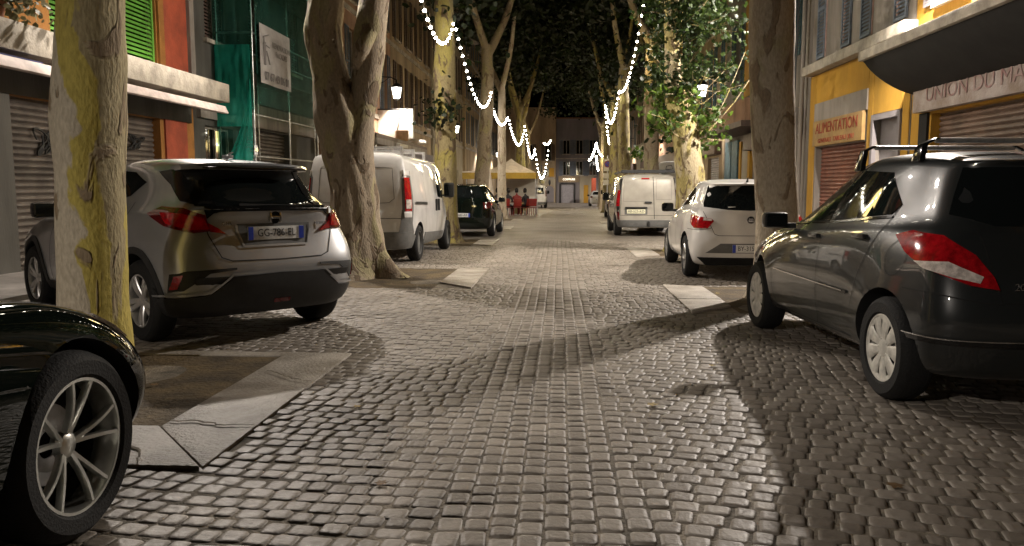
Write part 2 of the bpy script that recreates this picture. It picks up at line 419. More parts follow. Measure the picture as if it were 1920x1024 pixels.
# cracks and a broken corner in the near slab border
pit0 = [o for o in COL.objects if o.get('label') == pit_lab[0]][0]
ck = MB(); rk = random.Random(11)
for pts in ([(-1.60, 4.02), (-1.78, 4.0), (-1.93, 4.08), (-2.05, 4.05), (-2.10, 4.10)], [(-1.60, 5.0), (-1.75, 5.06), (-1.9, 5.22), (-2.02, 5.30)], [(-1.9, 3.4), (-2.0, 3.6), (-2.2, 3.72)], [(-2.5, 3.4), (-2.55, 3.7), (-2.50, 4.0)]):
    q = []
    for a_, b_ in zip(pts, pts[1:]):
        for k in range(6): t_ = k / 6; q.append((a_[0] + (b_[0] - a_[0]) * t_ + rk.uniform(-.008, .008), a_[1] + (b_[1] - a_[1]) * t_ + rk.uniform(-.012, .012)))
    V = []
    for i, (x, y) in enumerate(q):
        w_ = .004 + .006 * math.sin(math.pi * i / len(q)) + rk.uniform(0, .003); V += [(x, y - w_, g(y) + .0235), (x, y + w_, g(y) + .0235)]
    ck.add(V, [(2 * i, 2 * i + 2, 2 * i + 3, 2 * i + 1) for i in range(len(q) - 1)])
ck.build('crack', mo, pit0)
# fallen leaves and scraps on the stones
for k, (x, y, lb) in enumerate(((-1.16, 4.45, 'small pale leaf on the cobbles beside the near stone border'), (1.42, 3.35, 'yellow green leaf on the dark cobbles at the lower right'), (.55, 4.6, 'dry leaf near the middle of the foreground cobbles'), (-.75, 3.25, 'brown leaf at the bottom of the street left of the middle'),
        (1.1, 5.7, 'dry leaf at the edge of the shadow beside the dark grey car'), (-2.6, 4.9, 'brown leaf on the soil under the yellow patched trunk'), (1.95, 9.9, 'dry leaf on the soil by the tan trunk on the right'), (-1.9, 9.3, 'small leaf on the lit cobbles before the forked tree'))):
    t = thing('fallen_leaf', lb, 'leaf', (x, y, g(y) + .010), rk.uniform(0, 6), 'dry leaves lying on the street')
    b = MB(); sc_ = rk.uniform(.05, .08)
    LF = [(0, -.5), (.22, -.3), (.5, -.28), (.34, 0), (.42, .3), (.16, .2), (0, .55), (-.16, .2), (-.42, .3), (-.34, 0), (-.5, -.28), (-.22, -.3)]
    b.add([(0, 0, .004)] + [(u * sc_, v * sc_, .002 + .16 * abs(u) * sc_ * rk.random()) for u, v in LF], [(0, i + 1, (i + 1) % 12 + 1) for i in range(12)])
    b.build('blade', DRY[k % 2], t)

# ---------------------------------------------------------------- trees
def barkmat(name, pale, yell, brown, ys=.5, scale=1.6, band=False):
    m, n, l, p = nodes(name)
    tc = n.new('ShaderNodeTexCoord'); mp = n.new('ShaderNodeMapping'); mp.inputs['Scale'].default_value = (1.7, 1.7, .75); l.new(tc.outputs['Object'], mp.inputs[0])
    a = n.new('ShaderNodeTexNoise'); a.inputs['Scale'].default_value = scale; a.inputs['Detail'].default_value = 3; a.inputs['Distortion'].default_value = .6; l.new(mp.outputs[0], a.inputs[0])
    b = n.new('ShaderNodeTexNoise'); b.inputs['Scale'].default_value = scale * 2.2; b.inputs['Detail'].default_value = 4; b.inputs['Distortion'].default_value = 1.0; l.new(mp.outputs[0], b.inputs[0])
    f = n.new('ShaderNodeTexNoise'); f.inputs['Scale'].default_value = 26; f.inputs['Detail'].default_value = 8; l.new(mp.outputs[0], f.inputs[0])
    def ramp(src, p0, p1):
        r = n.new('ShaderNodeMapRange'); l.new(src, r.inputs[0]); r.inputs[1].default_value = p0; r.inputs[2].default_value = p1; return r.outputs[0]
    m1 = n.new('ShaderNodeMix'); m1.data_type = 'RGBA'; m1.inputs[6].default_value = (*pale, 1); m1.inputs[7].default_value = (*yell, 1); l.new(ramp(a.outputs[0], ys - .02, ys + .03), m1.inputs[0])
    m2 = n.new('ShaderNodeMix'); m2.data_type = 'RGBA'; l.new(m1.outputs[2], m2.inputs[6]); m2.inputs[7].default_value = (*brown, 1); l.new(ramp(b.outputs[0], .56, .60), m2.inputs[0])
    if band:       # pale, yellow, then brown bark with the right side's shade painted in
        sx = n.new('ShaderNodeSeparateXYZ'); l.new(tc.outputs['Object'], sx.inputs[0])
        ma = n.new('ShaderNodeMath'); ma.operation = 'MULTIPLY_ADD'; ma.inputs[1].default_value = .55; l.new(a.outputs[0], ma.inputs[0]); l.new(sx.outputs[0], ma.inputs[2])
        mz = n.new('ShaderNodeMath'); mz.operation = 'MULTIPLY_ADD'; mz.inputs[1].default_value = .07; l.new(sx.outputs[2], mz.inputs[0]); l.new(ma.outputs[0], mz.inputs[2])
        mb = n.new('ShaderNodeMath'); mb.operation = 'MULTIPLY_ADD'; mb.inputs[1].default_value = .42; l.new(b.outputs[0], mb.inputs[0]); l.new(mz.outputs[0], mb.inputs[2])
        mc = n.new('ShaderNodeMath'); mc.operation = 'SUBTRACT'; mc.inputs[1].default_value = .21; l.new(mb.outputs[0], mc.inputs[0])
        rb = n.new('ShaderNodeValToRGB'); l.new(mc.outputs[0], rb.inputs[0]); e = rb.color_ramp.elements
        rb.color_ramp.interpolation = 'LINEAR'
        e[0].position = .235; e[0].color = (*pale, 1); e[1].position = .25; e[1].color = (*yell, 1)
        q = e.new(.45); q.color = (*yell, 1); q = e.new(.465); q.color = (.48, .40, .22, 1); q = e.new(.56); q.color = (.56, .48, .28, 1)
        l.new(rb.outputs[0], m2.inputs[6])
    m3 = n.new('ShaderNodeMix'); m3.data_type = 'RGBA'; m3.blend_type = 'MULTIPLY'; m3.inputs[0].default_value = 1; l.new(m2.outputs[2], m3.inputs[6])
    r3 = n.new('ShaderNodeValToRGB'); l.new(f.outputs[0], r3.inputs[0]); r3.color_ramp.elements[0].position = .3; r3.color_ramp.elements[0].color = (.6, .58, .55, 1); r3.color_ramp.elements[1].color = (1.1, 1.1, 1.1, 1)
    l.new(r3.outputs[0], m3.inputs[7]); l.new(m3.outputs[2], p.inputs['Base Color']); p.inputs['Roughness'].default_value = .8
    bp = n.new('ShaderNodeBump'); bp.inputs['Strength'].default_value = .5; bp.inputs['Distance'].default_value = .03; l.new(f.outputs[0], bp.inputs['Height'])
    bp2 = n.new('ShaderNodeBump'); bp2.inputs['Strength'].default_value = .8; bp2.inputs['Distance'].default_value = .02; l.new(m2.inputs[0].links[0].from_socket, bp2.inputs['Height']); l.new(bp.outputs[0], bp2.inputs['Normal'])
    l.new(bp2.outputs[0], p.inputs['Normal'])
    return m
BK = dict(
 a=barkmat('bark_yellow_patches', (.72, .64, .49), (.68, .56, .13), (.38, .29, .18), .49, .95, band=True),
 b=barkmat('bark_brown_gnarled', (.38, .31, .22), (.40, .35, .19), (.22, .16, .10), .55, 1.3),
 c=barkmat('bark_olive', (.34, .28, .14), (.40, .34, .10), (.17, .12, .07), .52, 1.4),
 d=barkmat('bark_tan_smooth', (.58, .50, .38), (.50, .45, .28), (.36, .28, .19), .60, 1.0),
 e=barkmat('bark_pale', (.55, .47, .30), (.46, .39, .15), (.26, .19, .10), .50, 1.8))
from mathutils import noise
def limb(b, pts, rs, n=20, bumpy=.06, flare=0, seed=0, seg=10, ridge=0):
    # smooth path through pts, noisy cross-section
    P = [Vector(p) for p in pts]; out = []; rr = []
    for i in range(len(P) - 1):
        p0, p1, p2, p3 = P[max(i - 1, 0)], P[i], P[i + 1], P[min(i + 2, len(P) - 1)]
        for k in range(seg + (i == len(P) - 2)):
            t = k / seg
            out.append(.5 * ((2 * p1) + (p2 - p0) * t + (2 * p0 - 5 * p1 + 4 * p2 - p3) * t * t + (3 * p1 - p0 - 3 * p2 + p3) * t ** 3))
            rr.append(rs[i] + (rs[i + 1] - rs[i]) * t)
    v = []
    z0 = out[0].z
    u = Vector((1, 0, 0))
    for i, p in enumerate(out):
        d = (out[min(i + 1, len(out) - 1)] - out[max(i - 1, 0)]).normalized()
        u = (u - d * u.dot(d)).normalized(); w = d.cross(u)
        for k in range(n):
            a = 2 * math.pi * k / n; dr = u * math.cos(a) + w * math.sin(a)
            r = rr[i]
            q = p + dr * r
            r *= 1 + bumpy * 2.2 * noise.noise(Vector((q.x * 1.8 + seed, q.y * 1.8, q.z * 1.1))) + bumpy * noise.noise(Vector((q.x * 6 + seed, q.y * 6, q.z * 3.5)))
            if ridge: r *= 1 + ridge * math.sin(a * 5 + seed + .5 * math.sin(p.z * 1.4)) * math.exp(-max(0, p.z - z0) * .9) + ridge * .35 * math.sin(a * 11 + seed * 2 + p.z * .6)
            if flare:
                h = p.z - z0; e = math.exp(-h / .22)
                r *= 1 + flare * e * (1 + .7 * math.sin(a * 5 + seed) + .35 * math.sin(a * 9 + 2 * seed))
            v.append(p + dr * r)
    L = len(out)
    f = [(i * n + k, i * n + (k + 1) % n, (i + 1) * n + (k + 1) % n, (i + 1) * n + k) for i in range(L - 1) for k in range(n)]
    f.append(tuple((L - 1) * n + k for k in range(n)))
    b.add(v, f)
LEAF = [(0, -.5), (.22, -.3), (.5, -.28), (.34, 0), (.42, .3), (.16, .2), (0, .55), (-.16, .2), (-.42, .3), (-.34, 0), (-.5, -.28), (-.22, -.3)]
def leaves(pts, size, rng, simple=True):
    V = []; F = []; rn = []
    for p in pts:
        s = size * rng.uniform(.6, 1.3)
        n = Vector((rng.gauss(0, 1), rng.gauss(0, 1), rng.gauss(0, 1) + .6)).normalized()
        u = n.orthogonal().normalized(); u = Matrix.Rotation(rng.uniform(0, 6.28), 3, n) @ u; w = n.cross(u)
        b = len(V); rv = rng.random()
        if simple:
            sh = [(0, -.5), (.42, -.1), (.3, .4), (-.3, .4), (-.42, -.1)]
        else: sh = LEAF
        for (x, y) in sh: V.append(tuple(Vector(p) + u * x * s + w * y * s + n * (abs(x) * .25 * s)))
        F.append(tuple(range(b, b + len(sh)))); rn += [rv] * len(sh)
    me = bpy.data.meshes.new('leaves'); me.from_pydata(V, [], F)
    a = me.attributes.new('rnd', 'FLOAT', 'POINT'); a.data.foreach_set('value', rn)
    return me
def crown_mesh(seed, rx, ry, rz, n, size):
    rng = random.Random(seed); pts = []
    cl = []
    for _ in range(46):
        a = rng.uniform(0, 6.28); e = rng.uniform(-.75, 1); r = rng.uniform(.45, 1)
        cl.append((rx * r * math.cos(a) * math.sqrt(1 - e * e * .8), ry * r * math.sin(a) * math.sqrt(1 - e * e * .8), rz * e * r, rng.uniform(.5, 1.1)))
    for k in range(n):
        c = cl[rng.randrange(len(cl))]
        d = Vector((rng.gauss(0, 1), rng.gauss(0, 1), rng.gauss(0, .8))) * c[3] * .55
        pts.append((c[0] + d.x, c[1] + d.y, c[2] + d.z))
    me = leaves(pts, size, rng); me.materials.append(M['leaf']); return me
CM = [crown_mesh(s, 2.3, 3.9, 3.2, 3600, .24) for s in (1, 2, 3)]
def plane_tree(nm, label, x, y, path, rs, bark, crown=True, flare=.35, bumpy=.06, ridge=0, forks=(), cz=9.4, ci=0, cs=1, n=20, fgroup='plane trees lining the street'):
    t = thing(nm, label, 'tree', (x, y, g(y) - .02), 0, fgroup)
    b = MB(); limb(b, path, rs, n, bumpy, flare, x * 3 + y, ridge=ridge)
    for (fp, fr) in forks: limb(b, fp, fr, 14, bumpy, 0, y, seg=6)
    b.build('trunk', BK[bark], t, sm=60, fix=False)
    if crown:
        c = link('crown', CM[ci], t); c.location = (path[-1][0] * .5, 0, cz + 1.2); c.rotation_euler = (0, 0, y * 1.3); c.scale = (cs, cs, cs)
    return t
up = lambda tx, ty, s: [([(tx, ty, 6.0), (tx + s * .7, ty + .5, 7.6), (tx + s * 1.3, ty + 1.0, 10)], [.16, .12, .05]), ([(tx, ty, 6.2), (tx - s * .5, ty - .8, 8), (tx - s * .8, ty - 1.6, 10.5)], [.15, .1, .05])]
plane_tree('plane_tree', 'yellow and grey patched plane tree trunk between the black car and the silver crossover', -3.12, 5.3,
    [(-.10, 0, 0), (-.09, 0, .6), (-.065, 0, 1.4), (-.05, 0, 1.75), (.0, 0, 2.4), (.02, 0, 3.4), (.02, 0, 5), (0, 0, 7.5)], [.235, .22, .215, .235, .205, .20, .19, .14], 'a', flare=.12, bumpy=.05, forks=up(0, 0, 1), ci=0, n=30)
t = plane_tree('plane_tree', 'thick gnarled plane tree with two fused stems and spreading roots by the white van', -2.95, 11.7,
    [(-.02, 0, 0), (-.06, 0, .7), (-.14, 0, 1.5), (-.24, 0, 2.2), (-.38, 0, 2.9), (-.46, 0, 3.5), (-.40, 0, 4.4), (-.5, 0, 7)], [.46, .37, .34, .35, .28, .25, .24, .16], 'b', flare=.26, bumpy=.10, ridge=.09,
    forks=[([(.03, .05, .6), (-.02, 0, 1.6), (.04, 0, 2.4), (.13, .03, 3.0), (.19, .05, 3.6), (.32, .2, 4.6), (.6, .5, 7)], [.26, .26, .22, .21, .23, .2, .12]),
           ([(.02, -.1, 3.05), (.12, -.2, 3.3), (.25, -.1, 3.55)], [.08, .12, .10])] + up(-.5, 0, -1), ci=1, n=44)
lt = [('olive plane tree trunk wrapped by the first string of lights, left row', -2.85, 20, 'c', .29),
      ('dark leaning plane tree behind the black hatchback, left row', -2.85, 28.6, 'b', .27),
      ('straight tan trunk in front of the yellow and cream canopy', -2.78, 38.5, 'd', .22),
      ('forked plane tree rising behind the canopy peak', -2.45, 48, 'c', .22),
      ('slim plane tree beyond the canopy, left row', -2.6, 57, 'c', .2),
      ('farthest slim plane tree of the left row', -2.7, 67, 'b', .2)]
for i, (lb, x, y, bk, r) in enumerate(lt):
    ln = [0, .25, 0, 0, -.05, .05][i]
    plane_tree('plane_tree', lb, x, y, [(0, 0, 0), (0, 0, 1), (ln * .5, 0, 2.5), (ln, 0, 4.4), (ln * 1.1, 0, 6.4)], [r * 1.15, r, r * .92, r * .9, r * .7], bk, forks=up(ln, 0, 1 if i % 2 else -1), ci=i % 3, cz=9.2, cs=1.0)
rt = [('tan smooth plane tree trunk between the white hatchback and the dark grey car', 2.52, 9.6, 'd', .27),
      ('leafy plane tree with pale knotty bark and low green shoots', 2.75, 17, 'e', .27),
      ('dark trunk beyond the pale van, second behind the leafy tree', 3.05, 27, 'b', .27),
      ('pale yellow trunk to the left of the pale van roof', 2.75, 34, 'e', .28),
      ('slim pale trunk with a slanting light string, right row', 2.75, 42, 'c', .24),
      ('slim trunk by the no parking sign, right row', 2.9, 51, 'c', .22),
      ('farthest slim trunk of the right row', 3.2, 61, 'b', .2),
      ('last trunk of the right row near the end house', 3.6, 72, 'b', .2)]
for i, (lb, x, y, bk, r) in enumerate(rt):
    ln = [-.1, -.3, -.05, -.1, 0, 0, 0, 0][i]
    if i == 0: rs = [.28, .235, .25, .25, .22]
    elif i == 1: rs = [.36, .32, .30, .20, .16]
    else: rs = [r * 1.15, r, r * .92, r * .9, r * .7]
    plane_tree('plane_tree', lb, x, y, [(.08 if i == 0 else 0, 0, 0), (.03 if i == 0 else 0, 0, 1), (ln * .6, 0, 2.3 if i != 1 else 2.6), (ln * 1.4, 0, 4.2 if i != 1 else 3.6), (ln * 1.5, 0, 6.4)], rs, bk, forks=up(ln, 0, 1 if i % 2 else -1), ci=(i + 1) % 3, bumpy=.1 if i == 1 else .05, n=28, cz=9.2 if i != 1 else 8.2, cs=1)
# low shoots with big leaves on the leafy tree
rng = random.Random(5)
sh = MB(); pts = []
lt_ = [o for o in COL.objects if o.get('label', '').startswith('leafy plane')][0]
def shoot(p, q, nl, spread):
    p = Vector(p); q = Vector(q); mid = (p + q) / 2 + Vector((0, 0, -.1))
    sh.tube([p, mid, q], [.014, .010, .005], 5)
    for _ in range(nl):
        t = rng.uniform(.25, 1.05); c = p.lerp(q, t)
        pts.append(c + Vector((rng.gauss(0, 1), rng.gauss(0, 1), rng.gauss(0, .8))) * spread)
for k in range(26):
    a = rng.uniform(0, 6.28); z = rng.uniform(2.1, 3.6); r_ = rng.uniform(.45, 1.15)
    shoot((-.08, 0, z), (-.15 + r_ * math.cos(a), -.2 + r_ * math.sin(a), z + rng.uniform(-.35, .6)), 30, .13)
for k in range(64):
    a = rng.uniform(0, 6.28); z = rng.uniform(3.3, 7.0); r_ = rng.uniform(.3, 1.25)
    shoot((-.3, 0, z), (-.1 + r_ * math.cos(a), r_ * 1.6 * math.sin(a), z + rng.uniform(-.8, .8)), 45, .20)
shoot((.25, -.3, 2.5), (.95, -.3, 4.1), 8, .10); shoot((.25, -.3, 2.5), (1.25, -.3, 3.85), 26, .10); shoot((.2, -.3, 2.6), (.55, -.3, 3.0), 20, .09)
sh.build('shoot', BK['e'], lt_)
lo_ = [p for p in pts if p[2] < 3.4 and not (-.02 < p[0] < .52 and p[2] > 3.02)]; hi_ = [p for p in pts if p[2] >= 3.4 and not (-.02 < p[0] < .52 and p[2] < 3.62)]
me = leaves(lo_, .12, rng, False); me.materials.append(M['leaf2']); link('low_foliage', me, lt_)
hi_ = hi_ + [p + Vector((rng.gauss(0, .12), rng.gauss(0, .12), rng.gauss(0, .12))) for p in hi_]
hi_ = [p for p in hi_ if not (-.02 < p[0] < .52 and p[2] < 3.62)]
me = leaves(hi_, .105, rng, False); me.materials.append(M['leafm']); link('upper_foliage', me, lt_)
# leaf tufts and side foliage on other trees of the rows
def tuft(owner, c, r, n, size=.17, m='leaf2'):
    pp = [(c[0] + rng.gauss(0, r[0]), c[1] + rng.gauss(0, r[1]), c[2] + rng.gauss(0, r[2])) for _ in range(n)]
    me = leaves(pp, size, rng); me.materials.append(M[m]); link('foliage_tuft', me, owner)
def find(s): return [o for o in COL.objects if s in o.get('label', '')][0]
tuft(find('pale yellow trunk to'), (.55, -.1, 2.9), (.2, .2, .14), 90)
tuft(find('olive plane tree'), (0, -.25, 3.3), (.28, .2, .3), 160, .14, 'leaf')
tuft(find('olive plane tree'), (0.2, .6, 6.8), (.5, .6, .7), 500, .2, 'leaf')
tuft(find('dark trunk beyond'), (.5, 0, 5.6), (.4, 1.2, 1.3), 1100, .2, 'leaf')
tuft(find('pale yellow trunk to'), (.1, 1.0, 6.6), (.7, 1.0, .7), 700, .2, 'leaf')
tuft(find('slim pale trunk with'), (.1, 0.6, 7.0), (.6, .9, 1.0), 700, .24, 'leaf')

# ---------------------------------------------------------------- strings of bulbs
bulbme = {}
def bulb_mesh(r):
    if r not in bulbme:
        b = MB(); b.lathe([(.001, .9 * r), (.5 * r, .8 * r), (.95 * r, .25 * r), (r, -.15 * r), (.7 * r, -.75 * r), (.001, -r)], 8)
        o = b.build('bulb', M['bulb'], None, sm=80); bulbme[r] = o.data; bpy.data.objects.remove(o)
    return bulbme[r]
def garland(label, a, b, sag, r, step, pw=1.0, skew=.5):
    a = Vector(a); b = Vector(b)
    t = thing('string_lights', label, 'string lights', a, 0, 'strings of white bulbs hung from tree to tree')
    N = 28; d = b - a
    def P(u): return d * u + Vector((0, 0, -4 * sag * u * (1 - u) * (1 + (u - .5) * 2 * (skew - .5) * 2)))
    pts = [P(i / N) for i in range(N + 1)]
    m = MB(); m.tube(pts, .008, 5); m.build('cable', M['cable'], t, sm=60)
    L = sum((pts[i + 1] - pts[i]).length for i in range(N)); n = max(4, int(L / step)); acc = 0; k = 0
    for i in range(N):
        s = (pts[i + 1] - pts[i]).length
        while k * L / n <= acc + s and k <= n:
            f = (k * L / n - acc) / s; p = pts[i].lerp(pts[i + 1], f)
            o = link('bulb', bulb_mesh(r), t); o.location = p + Vector((0, 0, -r - .01)); k += 1
        acc += s
    l = bpy.data.lights.new('string_glow', 'POINT'); l.energy = GARL_W * pw; l.color = (1, .74, .28); l.shadow_soft_size = .4
    lo = bpy.data.objects.new('string_glow', l); COL.objects.link(lo); lo.parent = t; lo.location = P(.5) + Vector((0, 0, -.25))
garland('near left string of bulbs running up out of view from the olive trunk', (-2.35, 11.0, 5.9), (-2.62, 19.9, 5.15), 1.25, .032, .40, skew=.6)
garland('second left string of bulbs sagging beside the dark leaning tree', (-2.60, 20.3, 5.1), (-2.42, 28.4, 4.45), 1.0, .034, .40, skew=.62)
garland('third left string of bulbs sagging in front of the tan trunk', (-2.45, 29.4, 4.0), (-2.45, 37.6, 4.35), .45, .038, .42)
garland('fourth left string of bulbs looping above the canopy', (-2.45, 38.6, 4.3), (-2.05, 46.8, 4.6), 1.1, .042, .45, skew=.62)
garland('fifth left string of bulbs above the right edge of the canopy', (-2.02, 47.5, 4.4), (-1.75, 55.5, 3.6), 1.0, .045, .45)
garland('deep sagging far string of bulbs left of the street middle', (-1.75, 56, 3.7), (-.95, 64.0, 3.9), 2.1, .05, .5)
garland('small knot of bulbs in the dark leaves above the deep far string', (-1.3, 66, 4.6), (-.8, 66, 4.8), .2, .065, .25)
garland('near right string of bulbs coming down from the top of the view', (2.35, 20.0, 8.3), (2.35, 32.6, 4.95), 1.2, .034, .46, skew=.6)
garland('second right string of bulbs sagging to the left of the pale yellow trunk', (2.35, 33.2, 4.95), (2.28, 41.4, 5.25), 1.05, .04, .45)
garland('third right string of bulbs hanging steeply by the slim pale trunk', (2.28, 41.6, 5.2), (3.0, 47.5, 4.1), 1.0, .044, .42, skew=.62)
garland('far right string of bulbs slanting left in front of the end house', (2.65, 60, 4.3), (2.0, 56, 2.95), .25, .06, .3)
garland('far right string of bulbs sagging to the right above the no parking sign', (2.65, 60, 4.3), (3.4, 60.3, 3.6), .55, .06, .2)
garland('short far right string of bulbs hanging straight down', (2.75, 62, 3.4), (3.0, 64, 2.4), .1, .065, .3)

# ---------------------------------------------------------------- house fronts
class Front:
    def __init__(s, kind, pos, s0, s1, z1, m, label, cat='building', depth=7, name='town_house', bottom=None):
        s.k, s.pos, s.s0, s.s1, s.z1, s.m, s.dp = kind, pos, s0, s1, z1, m, depth
        s.z0 = bottom if bottom is not None else g(max(s0, s1) if kind != 'E' else pos) - .15
        s.t = thing(name, label, cat, (0, 0, 0), 0, 'houses along the street')
        s.holes = []
    def P(s, a, d, z):
        if s.k == 'L': return (s.pos - d, a, z)
        if s.k == 'R': return (s.pos + d, a, z)
        return (a, s.pos + d, z)
    def bx(s, b, a0, a1, d0, d1, z0, z1, m=0):
        return b.lo(s.P(a0, d0, z0), s.P(a1, d1, z1), m)
    def part(s, nm, a0, a1, d0, d1, z0, z1, m, parent=None, bevel=0):
        b = MB(); s.bx(b, a0, a1, d0, d1, z0, z1); return b.build(nm, m, parent or s.t, bevel=bevel)
    def hole(s, a0, a1, z0, z1): s.holes.append((a0, a1, z0, z1))
    def wall(s):
        A = sorted(set([s.s0, s.s1] + [h[0] for h in s.holes] + [h[1] for h in s.holes]))
        Z = sorted(set([s.z0, s.z1] + [h[2] for h in s.holes] + [h[3] for h in s.holes]))
        b = MB()
        for i in range(len(A) - 1):
            for j in range(len(Z) - 1):
                ca, cz = (A[i] + A[i + 1]) / 2, (Z[j] + Z[j + 1]) / 2
                if any(h[0] < ca < h[1] and h[2] < cz < h[3] for h in s.holes): continue
                b.add([s.P(A[i], 0, Z[j]), s.P(A[i + 1], 0, Z[j]), s.P(A[i + 1], 0, Z[j + 1]), s.P(A[i], 0, Z[j + 1])], [(0, 1, 2, 3)])
        for h in s.holes:
            D = .26
            c = [(h[0], h[2]), (h[1], h[2]), (h[1], h[3]), (h[0], h[3])]
            for k in range(4):
                p, q = c[k], c[(k + 1) % 4]
                b.add([s.P(p[0], 0, p[1]), s.P(q[0], 0, q[1]), s.P(q[0], D, q[1]), s.P(p[0], D, p[1])], [(0, 1, 2, 3)])
        # sides, top, back
        a0, a1, D = s.s0, s.s1, s.dp
        b.add([s.P(a0, 0, s.z0), s.P(a0, D, s.z0), s.P(a0, D, s.z1), s.P(a0, 0, s.z1), s.P(a1, 0, s.z0), s.P(a1, D, s.z0), s.P(a1, D, s.z1), s.P(a1, 0, s.z1)],
              [(0, 1, 2, 3), (4, 5, 6, 7), (3, 2, 6, 7), (1, 5, 6, 2)])
        return b.build('wall', s.m, s.t, fix=True)
    def window(s, a0, a1, z0, z1, shut=None, frame='wframe', shm='shutter', hole=True, sill=True, surround=None):
        if hole: s.hole(a0, a1, z0, z1)
        b = MB(); w = .06
        s.bx(b, a0, a0 + w, .12, .17, z0, z1); s.bx(b, a1 - w, a1, .12, .17, z0, z1)
        s.bx(b, a0 + w, a1 - w, .12, .17, z0, z0 + w); s.bx(b, a0 + w, a1 - w, .12, .17, z1 - w, z1)
        am = (a0 + a1) / 2; s.bx(b, am - .035, am + .035, .115, .168, z0 + w, z1 - w)
        f = b.build('window', MT[frame], s.t)
        s.part('pane', a0 + .02, a1 - .02, .18, .2, z0 + .02, z1 - .02, M['glass'], f)
        if sill: s.part('sill', a0 - .12, a1 + .12, -.1, .1, z0 - .09, z0 + .004, MT['stone'], f)
        if surround:
            q = MB(); s.bx(q, a0 - .16, a0 - .002, -.03, .02, z0, z1 + .16); s.bx(q, a1 + .002, a1 + .16, -.03, .02, z0, z1 + .16); s.bx(q, a0 - .002, a1 + .002, -.03, .02, z1 + .002, z1 + .16)
            q.build('surround', MT[surround], f)
        wd = (a1 - a0) / 2
        if shut == 'open':
            for (x0, x1) in ((a0 - wd - .02, a0 - .02), (a1 + .02, a1 + wd + .02)): s.shutter(x0, x1, z0, z1, -.06, shm, f)
        if shut == 'closed':
            for (x0, x1) in ((a0 + .01, am - .005), (am + .005, a1 - .01)): s.shutter(x0, x1, z0, z1, .04, shm, f)
        if shut == 'ajar':
            for (x0, sg) in ((a0, -1), (a1, 1)):
                q = MB(); q.lo(s.P(x0 - .02, -.02, z0), s.P(x0 + .02, -wd, z1)); q.build('shutter', MT[shm], f)
        return f
    def shutter(s, x0, x1, z0, z1, d, shm, parent):
        b = MB(); w = .06; T = .045
        s.bx(b, x0, x0 + w, d, d + T, z0, z1); s.bx(b, x1 - w, x1, d, d + T, z0, z1)
        zm = (z0 + z1) / 2
        for (p, q) in ((z0, z0 + w), (zm - .04, zm + .04), (z1 - w, z1)): s.bx(b, x0 + w, x1 - w, d + .002, d + T - .002, p, q)
        n = int((z1 - z0) / .085)
        for k in range(n):
            z = z0 + w + (z1 - z0 - 2 * w) * (k + .5) / n
            if abs(z - zm) < .05: continue
            # tilted louvre
            h = .03
            b.add([s.P(x0 + w, d + .004, z - h), s.P(x1 - w, d + .004, z - h), s.P(x1 - w, d + T - .006, z + h), s.P(x0 + w, d + T - .006, z + h),
                   s.P(x0 + w, d + .014, z - h), s.P(x1 - w, d + .014, z - h), s.P(x1 - w, d + T + .004, z + h), s.P(x0 + w, d + T + .004, z + h)], [(0, 1, 2, 3), (4, 5, 6, 7), (0, 1, 5, 4), (3, 2, 6, 7)])
        b.build('shutter', MT[shm], parent)
    def rolling(s, a0, a1, z0, z1, m, nm='roller_shutter', d=.15):
        s.hole(a0, a1, z0, z1)
        b = MB(); z = z0; prof = []
        while z < z1: prof += [(z, d + .012), (z + .015, d + .035), (z + .05, d - .004), (z + .085, d + .004)]; z += .10
        prof = [q for q in prof if q[0] < z1] + [(z1, d)]
        v = []; 
        for q in prof: v += [s.P(a0, q[1], q[0]), s.P(a1, q[1], q[0])]
        b.add(v, [(2 * i, 2 * i + 1, 2 * i + 3, 2 * i + 2) for i in range(len(prof) - 1)])
        b.lo(s.P(a0 + .01, d - .02, z0), s.P(a1 - .01, d + .03, z0 + .08))
        return b.build(nm, m, s.t)
